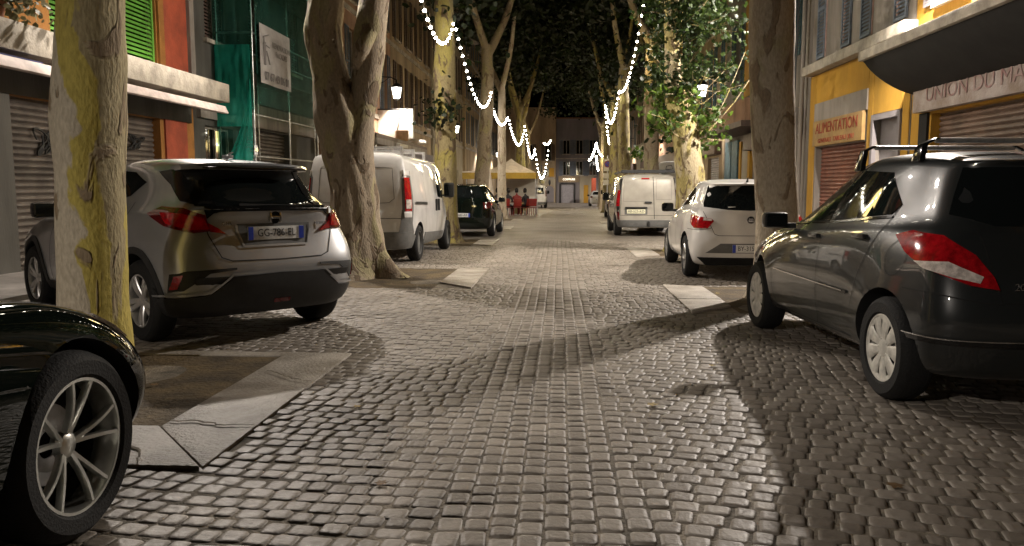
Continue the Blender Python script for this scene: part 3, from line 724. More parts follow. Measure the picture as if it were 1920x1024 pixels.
MT = dict(
 wframe=mat('window_frame', (.3, .27, .24), .6, var=.15), stone=mat('ledge_stone', (.38, .34, .28), .8, var=.3, scale=2.5, bump=.6, bscale=25),
 shutter=mat('blue_grey_shutter', (.14, .17, .21), .6, var=.2, scale=4), green=mat('lime_green_shutter', (.13, .36, .05), .5, var=.15, scale=3),
 pink=mat('pink_frame', (.48, .32, .27), .7, var=.15), teal=mat('teal_shutter', (.06, .13, .16), .6, var=.25),
 brown=mat('brown_shutter', (.10, .065, .05), .6, var=.25), white=mat('white_frame', (.7, .66, .6), .6, var=.1),
 orange=mat('orange_plaster', (.30, .13, .025), .85, var=.22, scale=1.5, bump=.3, bscale=30), red=mat('rust_red_plaster', (.32, .06, .025), .8, var=.25, scale=1.5, bump=.3, bscale=30),
 yellow=mat('ochre_yellow_plaster', (.44, .235, .022), .8, var=.16, scale=1.2, bump=.35, bscale=22, streak=True),
 rose=mat('brown_rose_plaster', (.34, .20, .12), .85, var=.25, scale=1.0, bump=.4, bscale=20, streak=True),
 tan=mat('tan_plaster', (.38, .29, .18), .85, var=.28, scale=1.0, bump=.4, bscale=20, streak=True),
 beige=mat('beige_plaster', (.38, .33, .24), .85, var=.2, scale=1.0, bump=.3, bscale=20, streak=True),
 greyp=mat('grey_plaster', (.25, .22, .19), .85, var=.3, scale=1.2, bump=.4, bscale=20, streak=True),
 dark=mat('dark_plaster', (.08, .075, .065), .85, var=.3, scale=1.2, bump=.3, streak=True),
 nearblack=mat('black_coving', (.012, .011, .010), .9, var=.3, scale=3),  # near-black all over with slight random tone, for coving and reveal
 mauve=mat('mauve_plaster', (.22, .20, .205), .85, var=.15, scale=1.0, streak=True),
 roller=mat('grey_roller', (.12, .10, .085), .5, .3, var=.3, scale=2.5), rollred=mat('red_brown_roller', (.22, .085, .055), .5, .1, var=.3, scale=2.5),
 rollbr=mat('brown_roller', (.15, .10, .075), .5, .1, var=.3, scale=2.5), rollpale=mat('pale_roller', (.42, .40, .42), .5, .2, var=.12),
 mesh=None, awn=mat('awning_canvas', (.25, .21, .18), .85, var=.2, scale=2), awnlip=mat('awning_white_lip', (.50, .42, .38), .7, var=.2, scale=4),
 navy=mat('navy_strip', (.01, .012, .10), .6), tile=mat('roof_tile', (.20, .10, .06), .8, var=.3, scale=8))
# left 1: orange and red front with green shutters, ledge, awning, rolling shutters
F = Front('L', -8.1, 4.0, 17.5, 13, MT['orange'], 'orange and rust red house with lime green shutters above a white lipped shop awning')
F.window(12.6, 16.0, 3.55, 6.4, 'closed', shm='green', surround=None, sill=False)
F.window(6.3, 9.2, 3.55, 6.4, 'closed', shm='green', sill=False)
F.rolling(4.3, 10.9, g(8), 2.55, MT['roller']); F.rolling(11.4, 16.0, g(13), 2.55, MT['roller'])
gr = MB(); rg_ = random.Random(4)
for (yc, zc, sc_) in ((7.2, 1.75, .5), (8.6, 1.5, .6), (9.9, 1.9, .45), (12.6, 1.9, .5), (14.2, 1.7, .55), (15.2, 2.05, .35)):
    for q_ in range(3):
        a_ = rg_.uniform(0, 6); pts_ = []
        for k in range(22):
            u = k / 21; pts_.append((-8.20, yc + sc_ * (u - .5) * 1.4 + .14 * math.sin(a_ + u * 17), zc + sc_ * .45 * math.sin(a_ * 2 + u * 11) * (1 - .4 * u)))
        gr.tube(pts_, .016, 5)
gr.build('graffiti', M['iron'], F.t)
F.part('red_wall_panel', 16.28, 17.3, -.03, .02, 3.5, 13, MT['red']); F.part('red_wall_panel', 16.15, 17.1, -.04, .02, g(17), 2.7, MT['red'])
F.part('shutter_post', 10.82, 11.48, -.035, .01, g(11), 2.555, MT['dark'])
F.part('window_jamb', 16.04, 16.26, -.05, .02, 3.5, 6.6, MT['orange'])
F.part('ledge', 4.0, 17.6, -.80, .1, 3.02, 3.42, MT['stone'], bevel=.02)
F.part('shop_lintel', 4.2, 17.3, -.06, .0, 2.56, 3.0, MT['dark'])
F.part('corner_pilaster', 17.31, 17.52, -.10, .02, 3.45, 13, MT['greyp'])
F.wall()
t = thing('shop_awning', 'dark shop awning with a white front lip under the stone ledge', 'awning', (0, 0, 0))
b = MB(); y0, y1 = 4.2, 17.1
b.add([(-8.03, y0, 3.0), (-8.03, y1, 3.0), (-7.25, y1, 2.78), (-7.25, y0, 2.78), (-8.03, y0, 2.96), (-8.03, y1, 2.96), (-7.25, y1, 2.74), (-7.25, y0, 2.74)], [(0, 1, 2, 3), (4, 5, 6, 7), (0, 1, 5, 4), (3, 2, 6, 7), (0, 3, 7, 4), (1, 2, 6, 5)])
b.build('canvas', MT['awn'], t)
b = MB(); b.box((-7.20, (y0 + y1) / 2, 2.82), (.05, y1 - y0 + .1, .17), ry=R(-25)); b.build('front_lip', MT['awnlip'], t, bevel=.01)
b = MB(); b.lo((-7.33, y0, 2.86), (-7.27, y1 - 6, 2.94)); b.build('navy_roller', MT['navy'], t)
# potted plant on the ledge
t = thing('ledge_plant', 'bushy dark plant on the stone ledge at the top left', 'plant', (-7.6, 10.6, 3.43))
b = MB(); b.lathe([(.001, 0), (.12, 0), (.16, .22), (.18, .24), (.15, .24), (.001, .2)], 16); b.build('pot', mat('terracotta', (.25, .1, .05), .8), t, sm=40)
me = leaves([(rng.gauss(0, .22), rng.gauss(0, .45), .42 + rng.gauss(0, .18)) for _ in range(900)], .11, rng); me.materials.append(M['leaf3']); link('foliage', me, t)

# left 2: house behind green scaffold netting
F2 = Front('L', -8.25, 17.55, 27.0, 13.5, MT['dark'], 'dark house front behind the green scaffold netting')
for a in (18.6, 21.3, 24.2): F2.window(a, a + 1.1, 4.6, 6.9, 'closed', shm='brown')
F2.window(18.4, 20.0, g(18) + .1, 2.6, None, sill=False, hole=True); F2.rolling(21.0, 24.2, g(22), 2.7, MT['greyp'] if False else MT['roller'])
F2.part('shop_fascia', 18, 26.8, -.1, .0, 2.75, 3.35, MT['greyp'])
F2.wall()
def netmat(nm, col, lo, hi):
    m, n, l, p = nodes(nm)
    p.inputs['Base Color'].default_value = (*col, 1); p.inputs['Roughness'].default_value = .6
    tc = n.new('ShaderNodeTexCoord'); no = n.new('ShaderNodeTexNoise'); no.inputs['Scale'].default_value = 2.2; no.inputs['Detail'].default_value = 4; l.new(tc.outputs['Object'], no.inputs[0])
    mr = n.new('ShaderNodeMapRange'); l.new(no.outputs[0], mr.inputs[0]); mr.inputs[1].default_value = .3; mr.inputs[2].default_value = .7; mr.inputs[3].default_value = lo; mr.inputs[4].default_value = hi
    tl = n.new('ShaderNodeBsdfTranslucent'); tl.inputs[0].default_value = (*[q * 1.5 for q in col], 1)
    x0 = n.new('ShaderNodeMixShader'); x0.inputs[0].default_value = .4; l.new(p.outputs[0], x0.inputs[1]); l.new(tl.outputs[0], x0.inputs[2])
    t = n.new('ShaderNodeBsdfTransparent'); t.inputs[0].default_value = (.6, .95, .85, 1); x = n.new('ShaderNodeMixShader'); l.new(mr.outputs[0], x.inputs[0])
    l.new(x0.outputs[0], x.inputs[1]); l.new(t.outputs[0], x.inputs[2]); l.new(x.outputs[0], n['Material Output'].inputs[0]); return m
NET = netmat('green_netting', (.008, .085, .065), .30, .55); NETLIT = netmat('lit_netting', (.005, .27, .20), .22, .5)  # one net in two tones: lamplit brightness painted into the lower part
sc = thing('scaffold', 'galvanised scaffold wrapped in green netting against the dark house', 'scaffold', (0, 0, 0))
XS = -7.3
b = MB()
for y in (19.0, 21.5, 24.0, 26.5):
    b.tube([(XS, y, g(y) + .06), (XS, y, 12)], .025, 8)
b.build('upright', M['galv'], sc, sm=60)
b = MB()
for y in (19.0, 21.5, 24.0, 26.5): b.tube([(-8.15, y, g(y) + .06), (-8.15, y, 12)], .025, 8)
b.build('rear_upright', M['galv'], sc, sm=60)
b = MB()
for z in (1.9, 2.9, 4.3, 4.8, 6.5, 8.5, 10.5):
    b.tube([(XS, 19.0, z), (XS, 26.6, z)], .022, 8); b.tube([(-8.15, 19.0, z), (XS, 19.0, z)], .022, 8)
    b.tube([(XS, 19.0, z), (XS - .85, 19.0, z)], .03, 8)
b.build('crossbar', M['galv'], sc, sm=60)
for z in (3.9, 6.4, 8.4):
    q = MB(); q.lo((-8.1, 19.05, z - .04), (XS - .04, 26.5, z)); q.build('deck', MT['rollbr'], sc)
q = MB(); q.box((XS + .03, 18.97, 2.05), (.02, .16, .22)); q.build('warning_plate', M['sticker'], sc)
q = MB(); q.box((XS + .045, 18.955, 2.05), (.012, .168, .06)); q.build('warning_band', M['red'], sc)
# netting with folds: front sheet and end sheet
def net(name, fn, nu, nv, NET=NET):
    V = [fn(i / nu, j / nv) for j in range(nv + 1) for i in range(nu + 1)]
    f = [(j * (nu + 1) + i, j * (nu + 1) + i + 1, (j + 1) * (nu + 1) + i + 1, (j + 1) * (nu + 1) + i) for j in range(nv) for i in range(nu)]
    b = MB(); b.add(V, f); return b.build(name, NET, sc, sm=80)
def nz(a, b_, s): return noise.noise(Vector((a, b_, s)))
net('netting', lambda u, v: (XS + .06 + .06 * nz(u * 14, v * 3, 1), 19.1 + 7.6 * u, 3.15 + 9.2 * v), 60, 20)
net('end_netting', lambda u, v: (-8.2 + (.95) * u, 18.92 + .07 * nz(u * 9, v * 4, 5), 3.0 + 9.2 * v + .1 * nz(u * 3, 0, 2)), 24, 30)
net('end_netting', lambda u, v: (-8.2 + .55 * u + .1 * v * u, 18.95 + .07 * nz(u * 9, v * 4, 8), .2 + 2.8 * v), 16, 16)
net('lower_netting', lambda u, v: (-8.15 + .85 * u, 18.86 + .05 * nz(u * 8, v * 5, 3), 2.6 + 1.9 * v), 20, 16, NETLIT)
# gathered drape hanging from the corner upright
net('drape', lambda u, v: (XS - .02 - (.62 * (1 - abs(v - .32) / .9) ** 1.6 * (1 - v) ** .6) * u * 1.3, 18.88 + .05 * math.sin(u * 16 + v * 3), 1.35 + 2.35 * v + (v - 1) * .5 * u), 26, 30, NETLIT)
# banner
bn = thing('banner', 'white builder banner with a phone number tied to the green scaffold', 'banner', (0, 0, 0))
b = MB(); nu, nv = 20, 8
fn = lambda u, v: (XS + .14 + .015 * math.sin(u * 9) * (1 - v), 19.15 + 2.15 * u, 3.66 + 1.4 * v - .0 * u)
b.add([fn(i / nu, j / nv) for j in range(nv + 1) for i in range(nu + 1)], [(j * (nu + 1) + i, j * (nu + 1) + i + 1, (j + 1) * (nu + 1) + i + 1, (j + 1) * (nu + 1) + i) for j in range(nv) for i in range(nu)])
b.build('sheet', mat('banner_sheet', (.30, .28, .27), .7, var=.15, scale=3), bn, sm=80)
ginkm = mat('grey_ink', (.09, .08, .085), .8)
fi = mat('faded_ink', (.17, .155, .15), .8)
text('phone_number', '07 67 49 06 01', .29, ginkm, bn, frame((XS + .175, 20.22, 3.84), (0, 1, 0), (0, 0, 1)), .003)
text('lettering', 'RENOVATION\nFACADES', .20, fi, bn, frame((XS + .175, 20.55, 4.55), (0, 1, 0), (0, 0, 1)), .003)
q = MB()
for (ya, za, yb, zb) in ((19.3, 4.75, 19.65, 4.85), (19.35, 4.1, 19.35, 4.75), (19.42, 4.1, 19.42, 4.65), (19.5, 4.45, 19.7, 4.15), (19.3, 4.6, 19.7, 4.55)): q.tube([(XS + .175, ya, za), (XS + .175, yb, zb)], .015, 4)
q.build('emblem', fi, bn)

# further left houses
def row_house(kind, pos, a0, a1, z1, m, label, floors, n, shm, ground=None, hd=None, wz=(4.6, 7.2, 3.7), shut='open'):
    F = Front(kind, pos, a0, a1, z1, m, label)
    zs = [wz[0] + i * wz[2] for i in range(floors)]
    st = (a1 - a0) / n
    for z in zs:
        for k in range(n):
            c = a0 + st * (k + .5); w = min(1.05, st * .4)
            F.window(c - w / 2, c + w / 2, z, z + wz[1] - wz[0], shut, shm=shm, sill=True)
    for z in zs: F.part('string_course', a0, a1, -.07, 0, z - .5, z - .32, MT['stone'])
    F.part('cornice', a0 - .02, a1 + .02, -.35, 0, z1 - .3, z1 + .02, MT['stone'])
    return F
F = row_house('L', -8.1, 27.05, 38.6, 15.6, MT['rose'], 'brown rose house with blue grey shutters above the white box sign', 3, 4, 'shutter')
for a in (28, 32, 35.6): F.rolling(a, a + 2.4, g(a) , 2.5, MT['rollbr'])
F.part('shop_fascia', 27.3, 38.4, -.12, 0, 2.55, 3.15, MT['tan']); F.wall()
F = row_house('L', -8.1, 38.65, 50.5, 16.4, MT['tan'], 'tan house with brown shutters behind the olive tree trunk', 3, 4, 'brown')
for a in (39.5, 43, 46.8): F.rolling(a, a + 2.2, g(a), 2.3, MT['rollpale'])
F.part('shop_fascia', 38.8, 50.3, -.12, 0, 2.35, 3.0, MT['mauve']); F.wall()
F = row_house('L', -8.0, 50.55, 66, 15.0, MT['beige'], 'beige house with dark shutters behind the yellow canopy', 3, 5, 'brown')
for a in (52, 56, 60.5): F.rolling(a, a + 2.8, g(a), 2.3, M['white_w'])
F.wall()
F = row_house('L', -7.8, 66.05, 99.5, 14, MT['tan'], 'long tan house closing the left side of the street', 3, 9, 'shutter')
F.wall()
# right 1: yellow front with the slab and the market sign
F = Front('R', 6.8, 1.0, 16.2, 12, MT['yellow'], 'ochre yellow shop front with a big black coved slab over a white sign')
F.rolling(9.0, 15.35, g(12), 2.52, MT['rollbr'])
F.part('dark_reveal', 15.42, 15.75, -.05, .02, g(15), 2.55, MT['nearblack'])
F.window(11.5, 13.0, 4.35, 6.6, 'open', shm='mauve', sill=True); F.window(14.3, 15.3, 4.5, 6.7, 'open', shm='mauve', sill=True)
F.wall()
t = thing('slab_canopy', 'thick weathered concrete slab with a black coving above the white shop sign', 'canopy', (0, 0, 0))
prof = [(5.70, 3.72), (5.70, 3.55)]
b = MB(); ya, yb = 2.0, 16.0
for k, (x, z) in enumerate(prof): pass
b.lo((5.66, ya, 3.56), (6.79, yb, 3.74)); b.build('slab', MT['stone'], t, bevel=.02)
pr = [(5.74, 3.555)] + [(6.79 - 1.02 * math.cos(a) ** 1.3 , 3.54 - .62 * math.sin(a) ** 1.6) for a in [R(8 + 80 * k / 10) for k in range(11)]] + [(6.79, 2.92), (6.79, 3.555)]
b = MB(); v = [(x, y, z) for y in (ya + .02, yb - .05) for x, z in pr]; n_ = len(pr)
b.add(v, [(i, (i + 1) % n_, n_ + (i + 1) % n_, n_ + i) for i in range(n_)] + [tuple(range(n_)), tuple(range(2 * n_ - 1, n_ - 1, -1))]); b.build('coving', MT['nearblack'], t, sm=35, fix=True)
t = thing('shop_sign', 'long peeling white shop sign with faded red letters under the black slab', 'sign', (0, 0, 0))
b = MB(); b.lo((6.62, 5.0, 2.56), (6.77, 15.75, 3.03)); b.build('board', mat('peeling_board', (.42, .36, .34), .7, col2=(.26, .20, .16), scale=2.2, bump=.5, bscale=30), t, bevel=.01)
fr = mat('faded_red_ink', (.28, .15, .14), .8, col2=(.38, .30, .28), scale=4)
text('lettering', 'UNION DU MAR HE', .36, fr, t, frame((6.61, 13.15, 2.83), (0, -1, 0), (0, 0, 1)), .004, 1.28)
# right 2: yellow ground floor, grey plaster above, orange sign over a red roller door
F = Front('R', 6.8, 16.25, 22.6, 12, MT['greyp'], 'house with yellow ground floor, grey upper wall and a red brown roller door')
F.rolling(18.5, 22.0, g(20), 2.2, MT['rollred'])
F.hole(16.7, 18.0, g(17), 2.62)
F.part('narrow_door', 16.7, 18.0, .12, .17, g(17) - .1, 2.62, MT['mauve'])
q = MB(); F.bx(q, 16.60, 16.72, -.06, .03, g(17), 2.72); F.bx(q, 17.98, 18.10, -.06, .03, g(17), 2.72); F.bx(q, 16.72, 17.98, -.06, .03, 2.6, 2.72); q.build('door_frame', MT['mauve'], F.t)
wl = F.wall()
# yellow band over the ground floor
b = MB()
F.bx(b, 16.27, 16.58, -.02, -.002, g(16), 4.1); F.bx(b, 18.12, 18.4, -.02, -.002, g(18), 4.1); F.bx(b, 22.1, 22.58, -.02, -.002, g(22), 4.1)
F.bx(b, 16.6, 18.1, -.02, -.002, 2.74, 4.1); F.bx(b, 18.42, 22.08, -.02, -.002, 3.35, 4.1)
b.build('yellow_ground_floor', MT['yellow'], F.t)
F.part('lintel', 18.41, 22.09, -.05, .0, 2.88, 3.34, MT['greyp'])
F.part('ledge', 16.1, 22.6, -.28, 0, 4.12, 4.36, MT['stone'], bevel=.02)
for a in (17.2, 20.3):
    f = F.window(a, a + 1.2, 4.5, 7.0, 'open', shm='shutter', hole=False, sill=False, surround='pink')
t = thing('shop_sign', 'yellow shop sign with faded red letters over the red brown roller door', 'sign', (0, 0, 0))
b = MB(); b.lo((6.70, 18.5, 2.22), (6.78, 22.0, 2.87)); b.build('board', mat('yellow_board', (.42, .27, .09), .7, col2=(.28, .17, .07), scale=3), t, bevel=.008)
ri = mat('rust_red_ink', (.26, .035, .015), .8)
text('lettering', "ALIMENTATION", .38, ri, t, frame((6.695, 20.25, 2.65), (0, -1, 0), (0, 0, 1)), .004, 1.1)
text('lettering', "GENERALE  TABLEAU  JOU", .16, ri, t, frame((6.695, 20.25, 2.34), (0, -1, 0), (0, 0, 1)), .004, 1.35)
t = thing('drainpipe', 'grey drainpipe between the yellow front and the brown house', 'pipe', (6.62, 22.85, 0))
b = MB(); b.tube([(0, 0, g(22)), (0, 0, 11)], .06, 10); [b.tube([(0, 0, z), (0, 0, z + .06)], .075, 10) for z in (.8, 2.8, 4.8, 6.8)]; b.build('pipe', MT['greyp'], t, sm=50)
# right 3: brown house, balcony, yellow shop posts, teal door
F = Front('R', 6.8, 22.9, 34.0, 15, MT['greyp'], 'brown grey house with a boxed balcony and bright yellow shop posts')
for a in (24.2, 27.8, 31.2):
    F.window(a, a + 1.1, 4.9, 7.3, 'open', shm='teal', surround=None); F.window(a, a + 1.1, 8.6, 10.9, 'open', shm='teal')
F.part('yellow_panel', 29.1, 30.6, -.04, 0, 4.4, 11, MT['yellow']); F.part('yellow_panel', 25.6, 26.9, -.04, 0, 4.4, 11, MT['yellow'])
F.part('balcony', 26.0, 32.8, -1.0, 0, 3.25, 3.95, MT['rose'], bevel=.02)
F.part('balcony_slab', 25.8, 33.2, -1.15, -.0, 3.05, 3.23, MT['brown'])
F.rolling(24.8, 28.7, g(26), 2.35, MT['rollpale'])
F.part('shop_fascia', 24.4, 29.1, -.35, 0, 2.4, 2.95, MT['brown'])
for a in (24.2, 29.0, 30.4): F.part('yellow_post', a, a + .32, -.12, 0, g(a), 2.95 if a < 30 else 2.8, MT['yellow'])
F.part('notice_board', 29.4, 30.3, -.1, 0, .2, 2.5, MT['beige'])
for a in (31.2, 32.4): F.part('teal_door', a, a + 1.05, -.08, 0, g(31), 2.9, MT['teal'])
F.wall()
t = thing('electric_meter_box', 'grey metal box with cables on the wall beside the tan tree trunk', 'utility box', (6.6, 23.4, 0))
b = MB(); b.box((0, 0, 3.0), (.35, .5, .75)); b.build('box', MT['greyp'], t, bevel=.02)
b = MB(); [b.tube([(dx, dy, 3.35), (dx + .03, dy, 6), (dx, dy, 10.5)], .02, 6) for dx, dy in ((-.05, -.1), (-.08, .05), (0, .15))]; [b.tube([(dx, dy, g(23)), (dx, dy, 2.65)], .022, 6) for dx, dy in ((-.05, -.1), (-.08, .08))]; b.build('conduit', M['iron'], t)
for (a0, a1, z1, m, lab, n, sh) in ((34.1, 45, 15.5, MT['tan'], 'tan house with teal shutters behind the leafy shoots', 4, 'teal'), (45.1, 57, 14.2, MT['rose'], 'rose house behind the dark trunk on the right', 4, 'shutter'),
                      (57.1, 72, 15.2, MT['beige'], 'beige house behind the far right trunks', 5, 'brown'), (72.1, 99.5, 13.6, MT['tan'], 'long tan house closing the right side of the street', 7, 'shutter')):
    F = row_house('R', 6.8, a0, a1, z1, m, lab, 3, n, sh)
    F.rolling(a0 + 1, a0 + 3.6, g(a0), 2.4, MT['rollpale']); F.rolling(a0 + 5.5, a0 + 8.3, g(a0), 2.4, MT['rollbr']); F.part('shop_fascia', a0 + .5, a0 + 9, -.3, 0, 2.5, 3.05, MT['brown']); F.wall()
# end of the street
YE = 100.0
F = Front('E', YE, -9, -.55, 10.6, MT['tan'], 'tan end house with an arched doorway and a lit yellow window')
za = g(YE)
F.hole(-1.35 - .02, -.1 - .75, za, za + .0001) if False else None
F.window(-1.9, -1.4, za + 3.3, za + 4.25, None, hole=True, sill=False); 
F.window(-1.9, -1.1, za + 5.2, za + 7.2, 'open', shm='brown'); F.window(-4.2, -3.4, za + 5.2, za + 7.2, 'open', shm='brown')
F.part('string_course', -9, -.57, -.1, 0, za + 2.95, za + 3.12, MT['stone'])
F.part('pale_ground_floor', -9, -.57, -.04, 0, za, za + 2.94, MT['beige'])
F.wall()
# arched door
t = F.t
b = MB(); pts = [(-1.85, za + .06), (-.75, za + .06)] + [(-1.30 + .55 * math.cos(a), za + 1.6 + .5 * math.sin(a)) for a in [math.pi * k / 12 for k in range(13)]]
def extr(b, pts, y0, y1):
    n = len(pts); v = [(x, y0, z) for x, z in pts] + [(x, y1, z) for x, z in pts]
    b.add(v, [tuple(range(n)), tuple(range(2 * n - 1, n - 1, -1))] + [(i, (i + 1) % n, n + (i + 1) % n, n + i) for i in range(n)])
extr(b, [(-1.30 + (x + 1.30) * 1.18, za + (z - za) * 1.08) for x, z in pts], YE - .10, YE - .05); b.build('arch_surround', MT['tan'], t)
b = MB(); extr(b, pts, YE - .125, YE - .102); b.build('arched_door', MT['mauve'], t)
q = MB(); q.lo((-1.35, YE - .06, za + 3.25), (-.75, YE - .02, za + 4.3)); q.build('yellow_render', MT['yellow'], t)
q = MB(); q.lathe([(.001, .1), (.12, 0), (.14, -.3), (.04, -.6), (.001, -.62)], 8, 'Z', (-1.3, YE - .1, za + 2.75)); q.build('wall_ornament', M['iron'], t)
F = Front('E', YE + .3, -.5, 7.5, 9.2, MT['mauve'], 'mauve end house over the pale garage shutter and its lit sign')
for x in (.35, 1.95, 3.6):
    for z in (3.4, 6.0): F.window(x, x + .85, za + z, za + z + 1.75, 'open', shm='shutter')
F.rolling(.15, 1.7, za, za + 2.3, MT['rollpale'], 'garage_shutter', .1)
F.part('garage_sign_panel', -.2, 2.4, -.12, 0, za + 2.55, za + 3.3, MT['tan'])
F.part('door_surround', 2.45, 4.2, -.05, 0, za, za + 3.3, MT['beige'])
F.part('yellow_door', 2.95, 3.5, -.1, -.052, za, za + 2.2, MT['yellow']); F.part('string_course', -.5, 7.5, -.1, 0, za + 5.4, za + 5.5, MT['stone'])
b = MB(); F.bx(b, -.05, .1, -.1, -.01, za, za + 2.4); F.bx(b, 1.75, 1.9, -.1, -.01, za, za + 2.4); F.bx(b, .1, 1.75, -.1, -.01, za + 2.32, za + 2.45); b.build('garage_frame', M['iron'], F.t)
text('sign_letters', 'COIFFURE', .34, M['cyanlit'], F.t, frame((1.1, YE + .16, za + 2.9), (1, 0, 0), (0, 0, 1)), .02)
F.part('roof', -.7, 7.6, -.4, 6, 9.2, 9.35, MT['tile'])
F.wall()
t = thing('red_shutter_box', 'narrow red panel standing at the right end of the street', 'panel', (4.0, YE - 4, g(96)))
b = MB(); b.box((0, 0, 1.5), (.55, .3, 3.0)); b.build('panel', MT['red'], t, bevel=.03)

# white box sign over a shop canopy on the left
t = thing('box_sign', 'white two part box sign standing on the shop roof under the lit lantern', 'sign', (-7.3, 35.7, .1))
b = MB(); b.add([(-.95, 0, 3.35), (-.03, 0, 3.05), (.22, 0, 4.4), (-.95, 0, 4.4), (-.95, .25, 3.35), (-.03, .25, 3.05), (.22, .25, 4.4), (-.95, .25, 4.4)], [(3, 2, 1, 0), (4, 5, 6, 7), (0, 1, 5, 4), (1, 2, 6, 5), (2, 3, 7, 6), (3, 0, 4, 7)]); b.build('left_panel', M['cream'], t)
b = MB(); b.add([(.02, -.03, 3.0), (.42, -.03, 3.0), (.42, -.03, 3.15), (.76, -.03, 3.15), (.76, -.03, 4.4), (.27, -.03, 4.4)] + [(.02, .25, 3.0), (.42, .25, 3.0), (.42, .25, 3.15), (.76, .25, 3.15), (.76, .25, 4.4), (.27, .25, 4.4)], [(5, 4, 3, 2, 1, 0), (6, 7, 8, 9, 10, 11)] + [(i, (i + 1) % 6, 6 + (i + 1) % 6, 6 + i) for i in range(6)]); b.build('right_panel', M['white_w'], t)
b = MB(); b.tube([(-.97, -.01, 4.43), (.8, -.01, 4.43)], .03, 6); b.tube([(-.02, -.05, 3.0), (.24, -.05, 4.4)], .02, 5); b.build('edge_rail', M['iron'], t)
t = thing('shop_canopy', 'dark flat shop canopy beneath the white box sign', 'canopy', (0, 0, 0))
b = MB(); b.add([(-8.05, 27.5, 3.35), (-6.3, 27.5, 3.0), (-6.3, 38.0, 2.95), (-8.05, 38.0, 3.3), (-8.05, 27.5, 3.2), (-6.3, 27.5, 2.85), (-6.3, 38.0, 2.8), (-8.05, 38.0, 3.15)], [(0, 1, 2, 3), (7, 6, 5, 4), (0, 4, 5, 1), (1, 5, 6, 2), (2, 6, 7, 3), (3, 7, 4, 0)]); b.build('roof_panel', MT['brown'], t)
b = MB(); b.lo((-6.36, 27.5, 2.62), (-6.29, 38, 2.84)); b.build('fascia', MT['greyp'], t)
b = MB(); [b.tube([(-6.4, y, g(y)), (-6.4, y, 2.85)], .03, 6) for y in (27.8, 32.5, 37.6)]; b.build('post', M['galv'], t)
t = thing('cardboard_box', 'tan box lying on the dark shop canopy', 'box', (-6.7, 34.0, 3.05)); b = MB(); b.box((0, 0, .22), (.5, .5, .42), rz=.3); b.build('box', M['wood'], t, bevel=.01)
b = MB(); b.box((0, 0, .44), (.42, .2, .012), rz=.3); b.build('flap', M['white_w'], t)
t = thing('folded_tarp', 'pale crumpled tarp on the end of the dark shop canopy', 'tarp', (-6.5, 36.0, 3.0)); b = MB(); limb(b, [(-.4, 0, .08), (0, .1, .14), (.5, 0, .08)], [.08, .12, .06], 10, .3); b.build('tarp', M['white_w'], t, sm=60)
t = thing('white_flat_sign', 'thin white sign board jutting out under the dark shop canopy', 'sign', (-6.4, 31.5, 2.72)); b = MB(); b.box((.1, 0, 0), (.35, 1.6, .14)); b.build('board', M['white_w'], t, bevel=.02); b=MB(); b.tube([(0,0,.05),(0,0,.3)],.02,6); b.build('hanger',M['iron'],t)

# canopy with people, parasol, far street things
t = thing('marquee_tent', 'cream peaked marquee with a yellow valance between the left trees', 'tent', (-2.75, 45.5, g(45.5)))
w = 1.45; e = 2.35; pk = 3.15
b = MB(); N = 8
rings = []
for k in range(7):
    u = k / 6; s_ = w * (1 - u) ** 1.25 + .02; z = e + (pk - e) * u
    rings.append([(sx * s_, sy * s_, z) for sx, sy in ((-1, -1), (0, -1), (1, -1), (1, 0), (1, 1), (0, 1), (-1, 1), (-1, 0))])
b.add([p for r_ in rings for p in r_], [(i * 8 + k, i * 8 + (k + 1) % 8, (i + 1) * 8 + (k + 1) % 8, (i + 1) * 8 + k) for i in range(6) for k in range(8)]); b.build('roof', M['cream'], t)
b = MB()
for (p, q) in (((-w, -w), (w, -w)), ((w, -w), (w, w)), ((w, w), (-w, w)), ((-w, w), (-w, -w))): b.lo((min(p[0], q[0]) - .01, min(p[1], q[1]) - .01, e - .32), (max(p[0], q[0]) + .01, max(p[1], q[1]) + .01, e + .01))
b.build('valance', M['yel'], t)
for sx in (-1, 1):
    for sy in (-1, 1): q = MB(); q.tube([(sx * (w - .04), sy * (w - .04), 0), (sx * (w - .04), sy * (w - .04), e)], .03, 8); q.build('leg', M['galv'], t)
b = MB(); b.lo((-w + .5, w - .03, 1.0), (w - .1, w, e - .33)); b.build('rear_wall', M['white_w'], t)
t = thing('awning', 'yellow edged awning strip to the left of the marquee', 'awning', (-4.6, 43.5, g(43.5)))
b = MB(); b.box((.0, 0, 2.35), (1.2, 1.6, .10)); b.build('roof', M['cream'], t, bevel=.02); b = MB(); b.box((0, -.82, 2.15), (1.2, .02, .34)); b.build('valance', M['yel'], t)
b = MB(); [b.tube([(x, .7, 0), (x, .7, 2.3)], .03, 6) for x in (-.55, .55)]; b.build('leg', M['galv'], t)
t = thing('closed_parasol', 'folded cream parasol standing behind the black hatchback', 'parasol', (-3.65, 40.2, g(40)))
b = MB(); b.tube([(0, 0, 0), (0, 0, 3.1)], .03, 8); b.build('pole', M['wood'], t)
b = MB(); limb(b, [(0, 0, .75), (0, 0, 1.3), (0, 0, 2.3), (0, 0, 3.05)], [.36, .30, .17, .03], 18, .05, ridge=.12); b.build('canvas', M['cream'], t, sm=50)
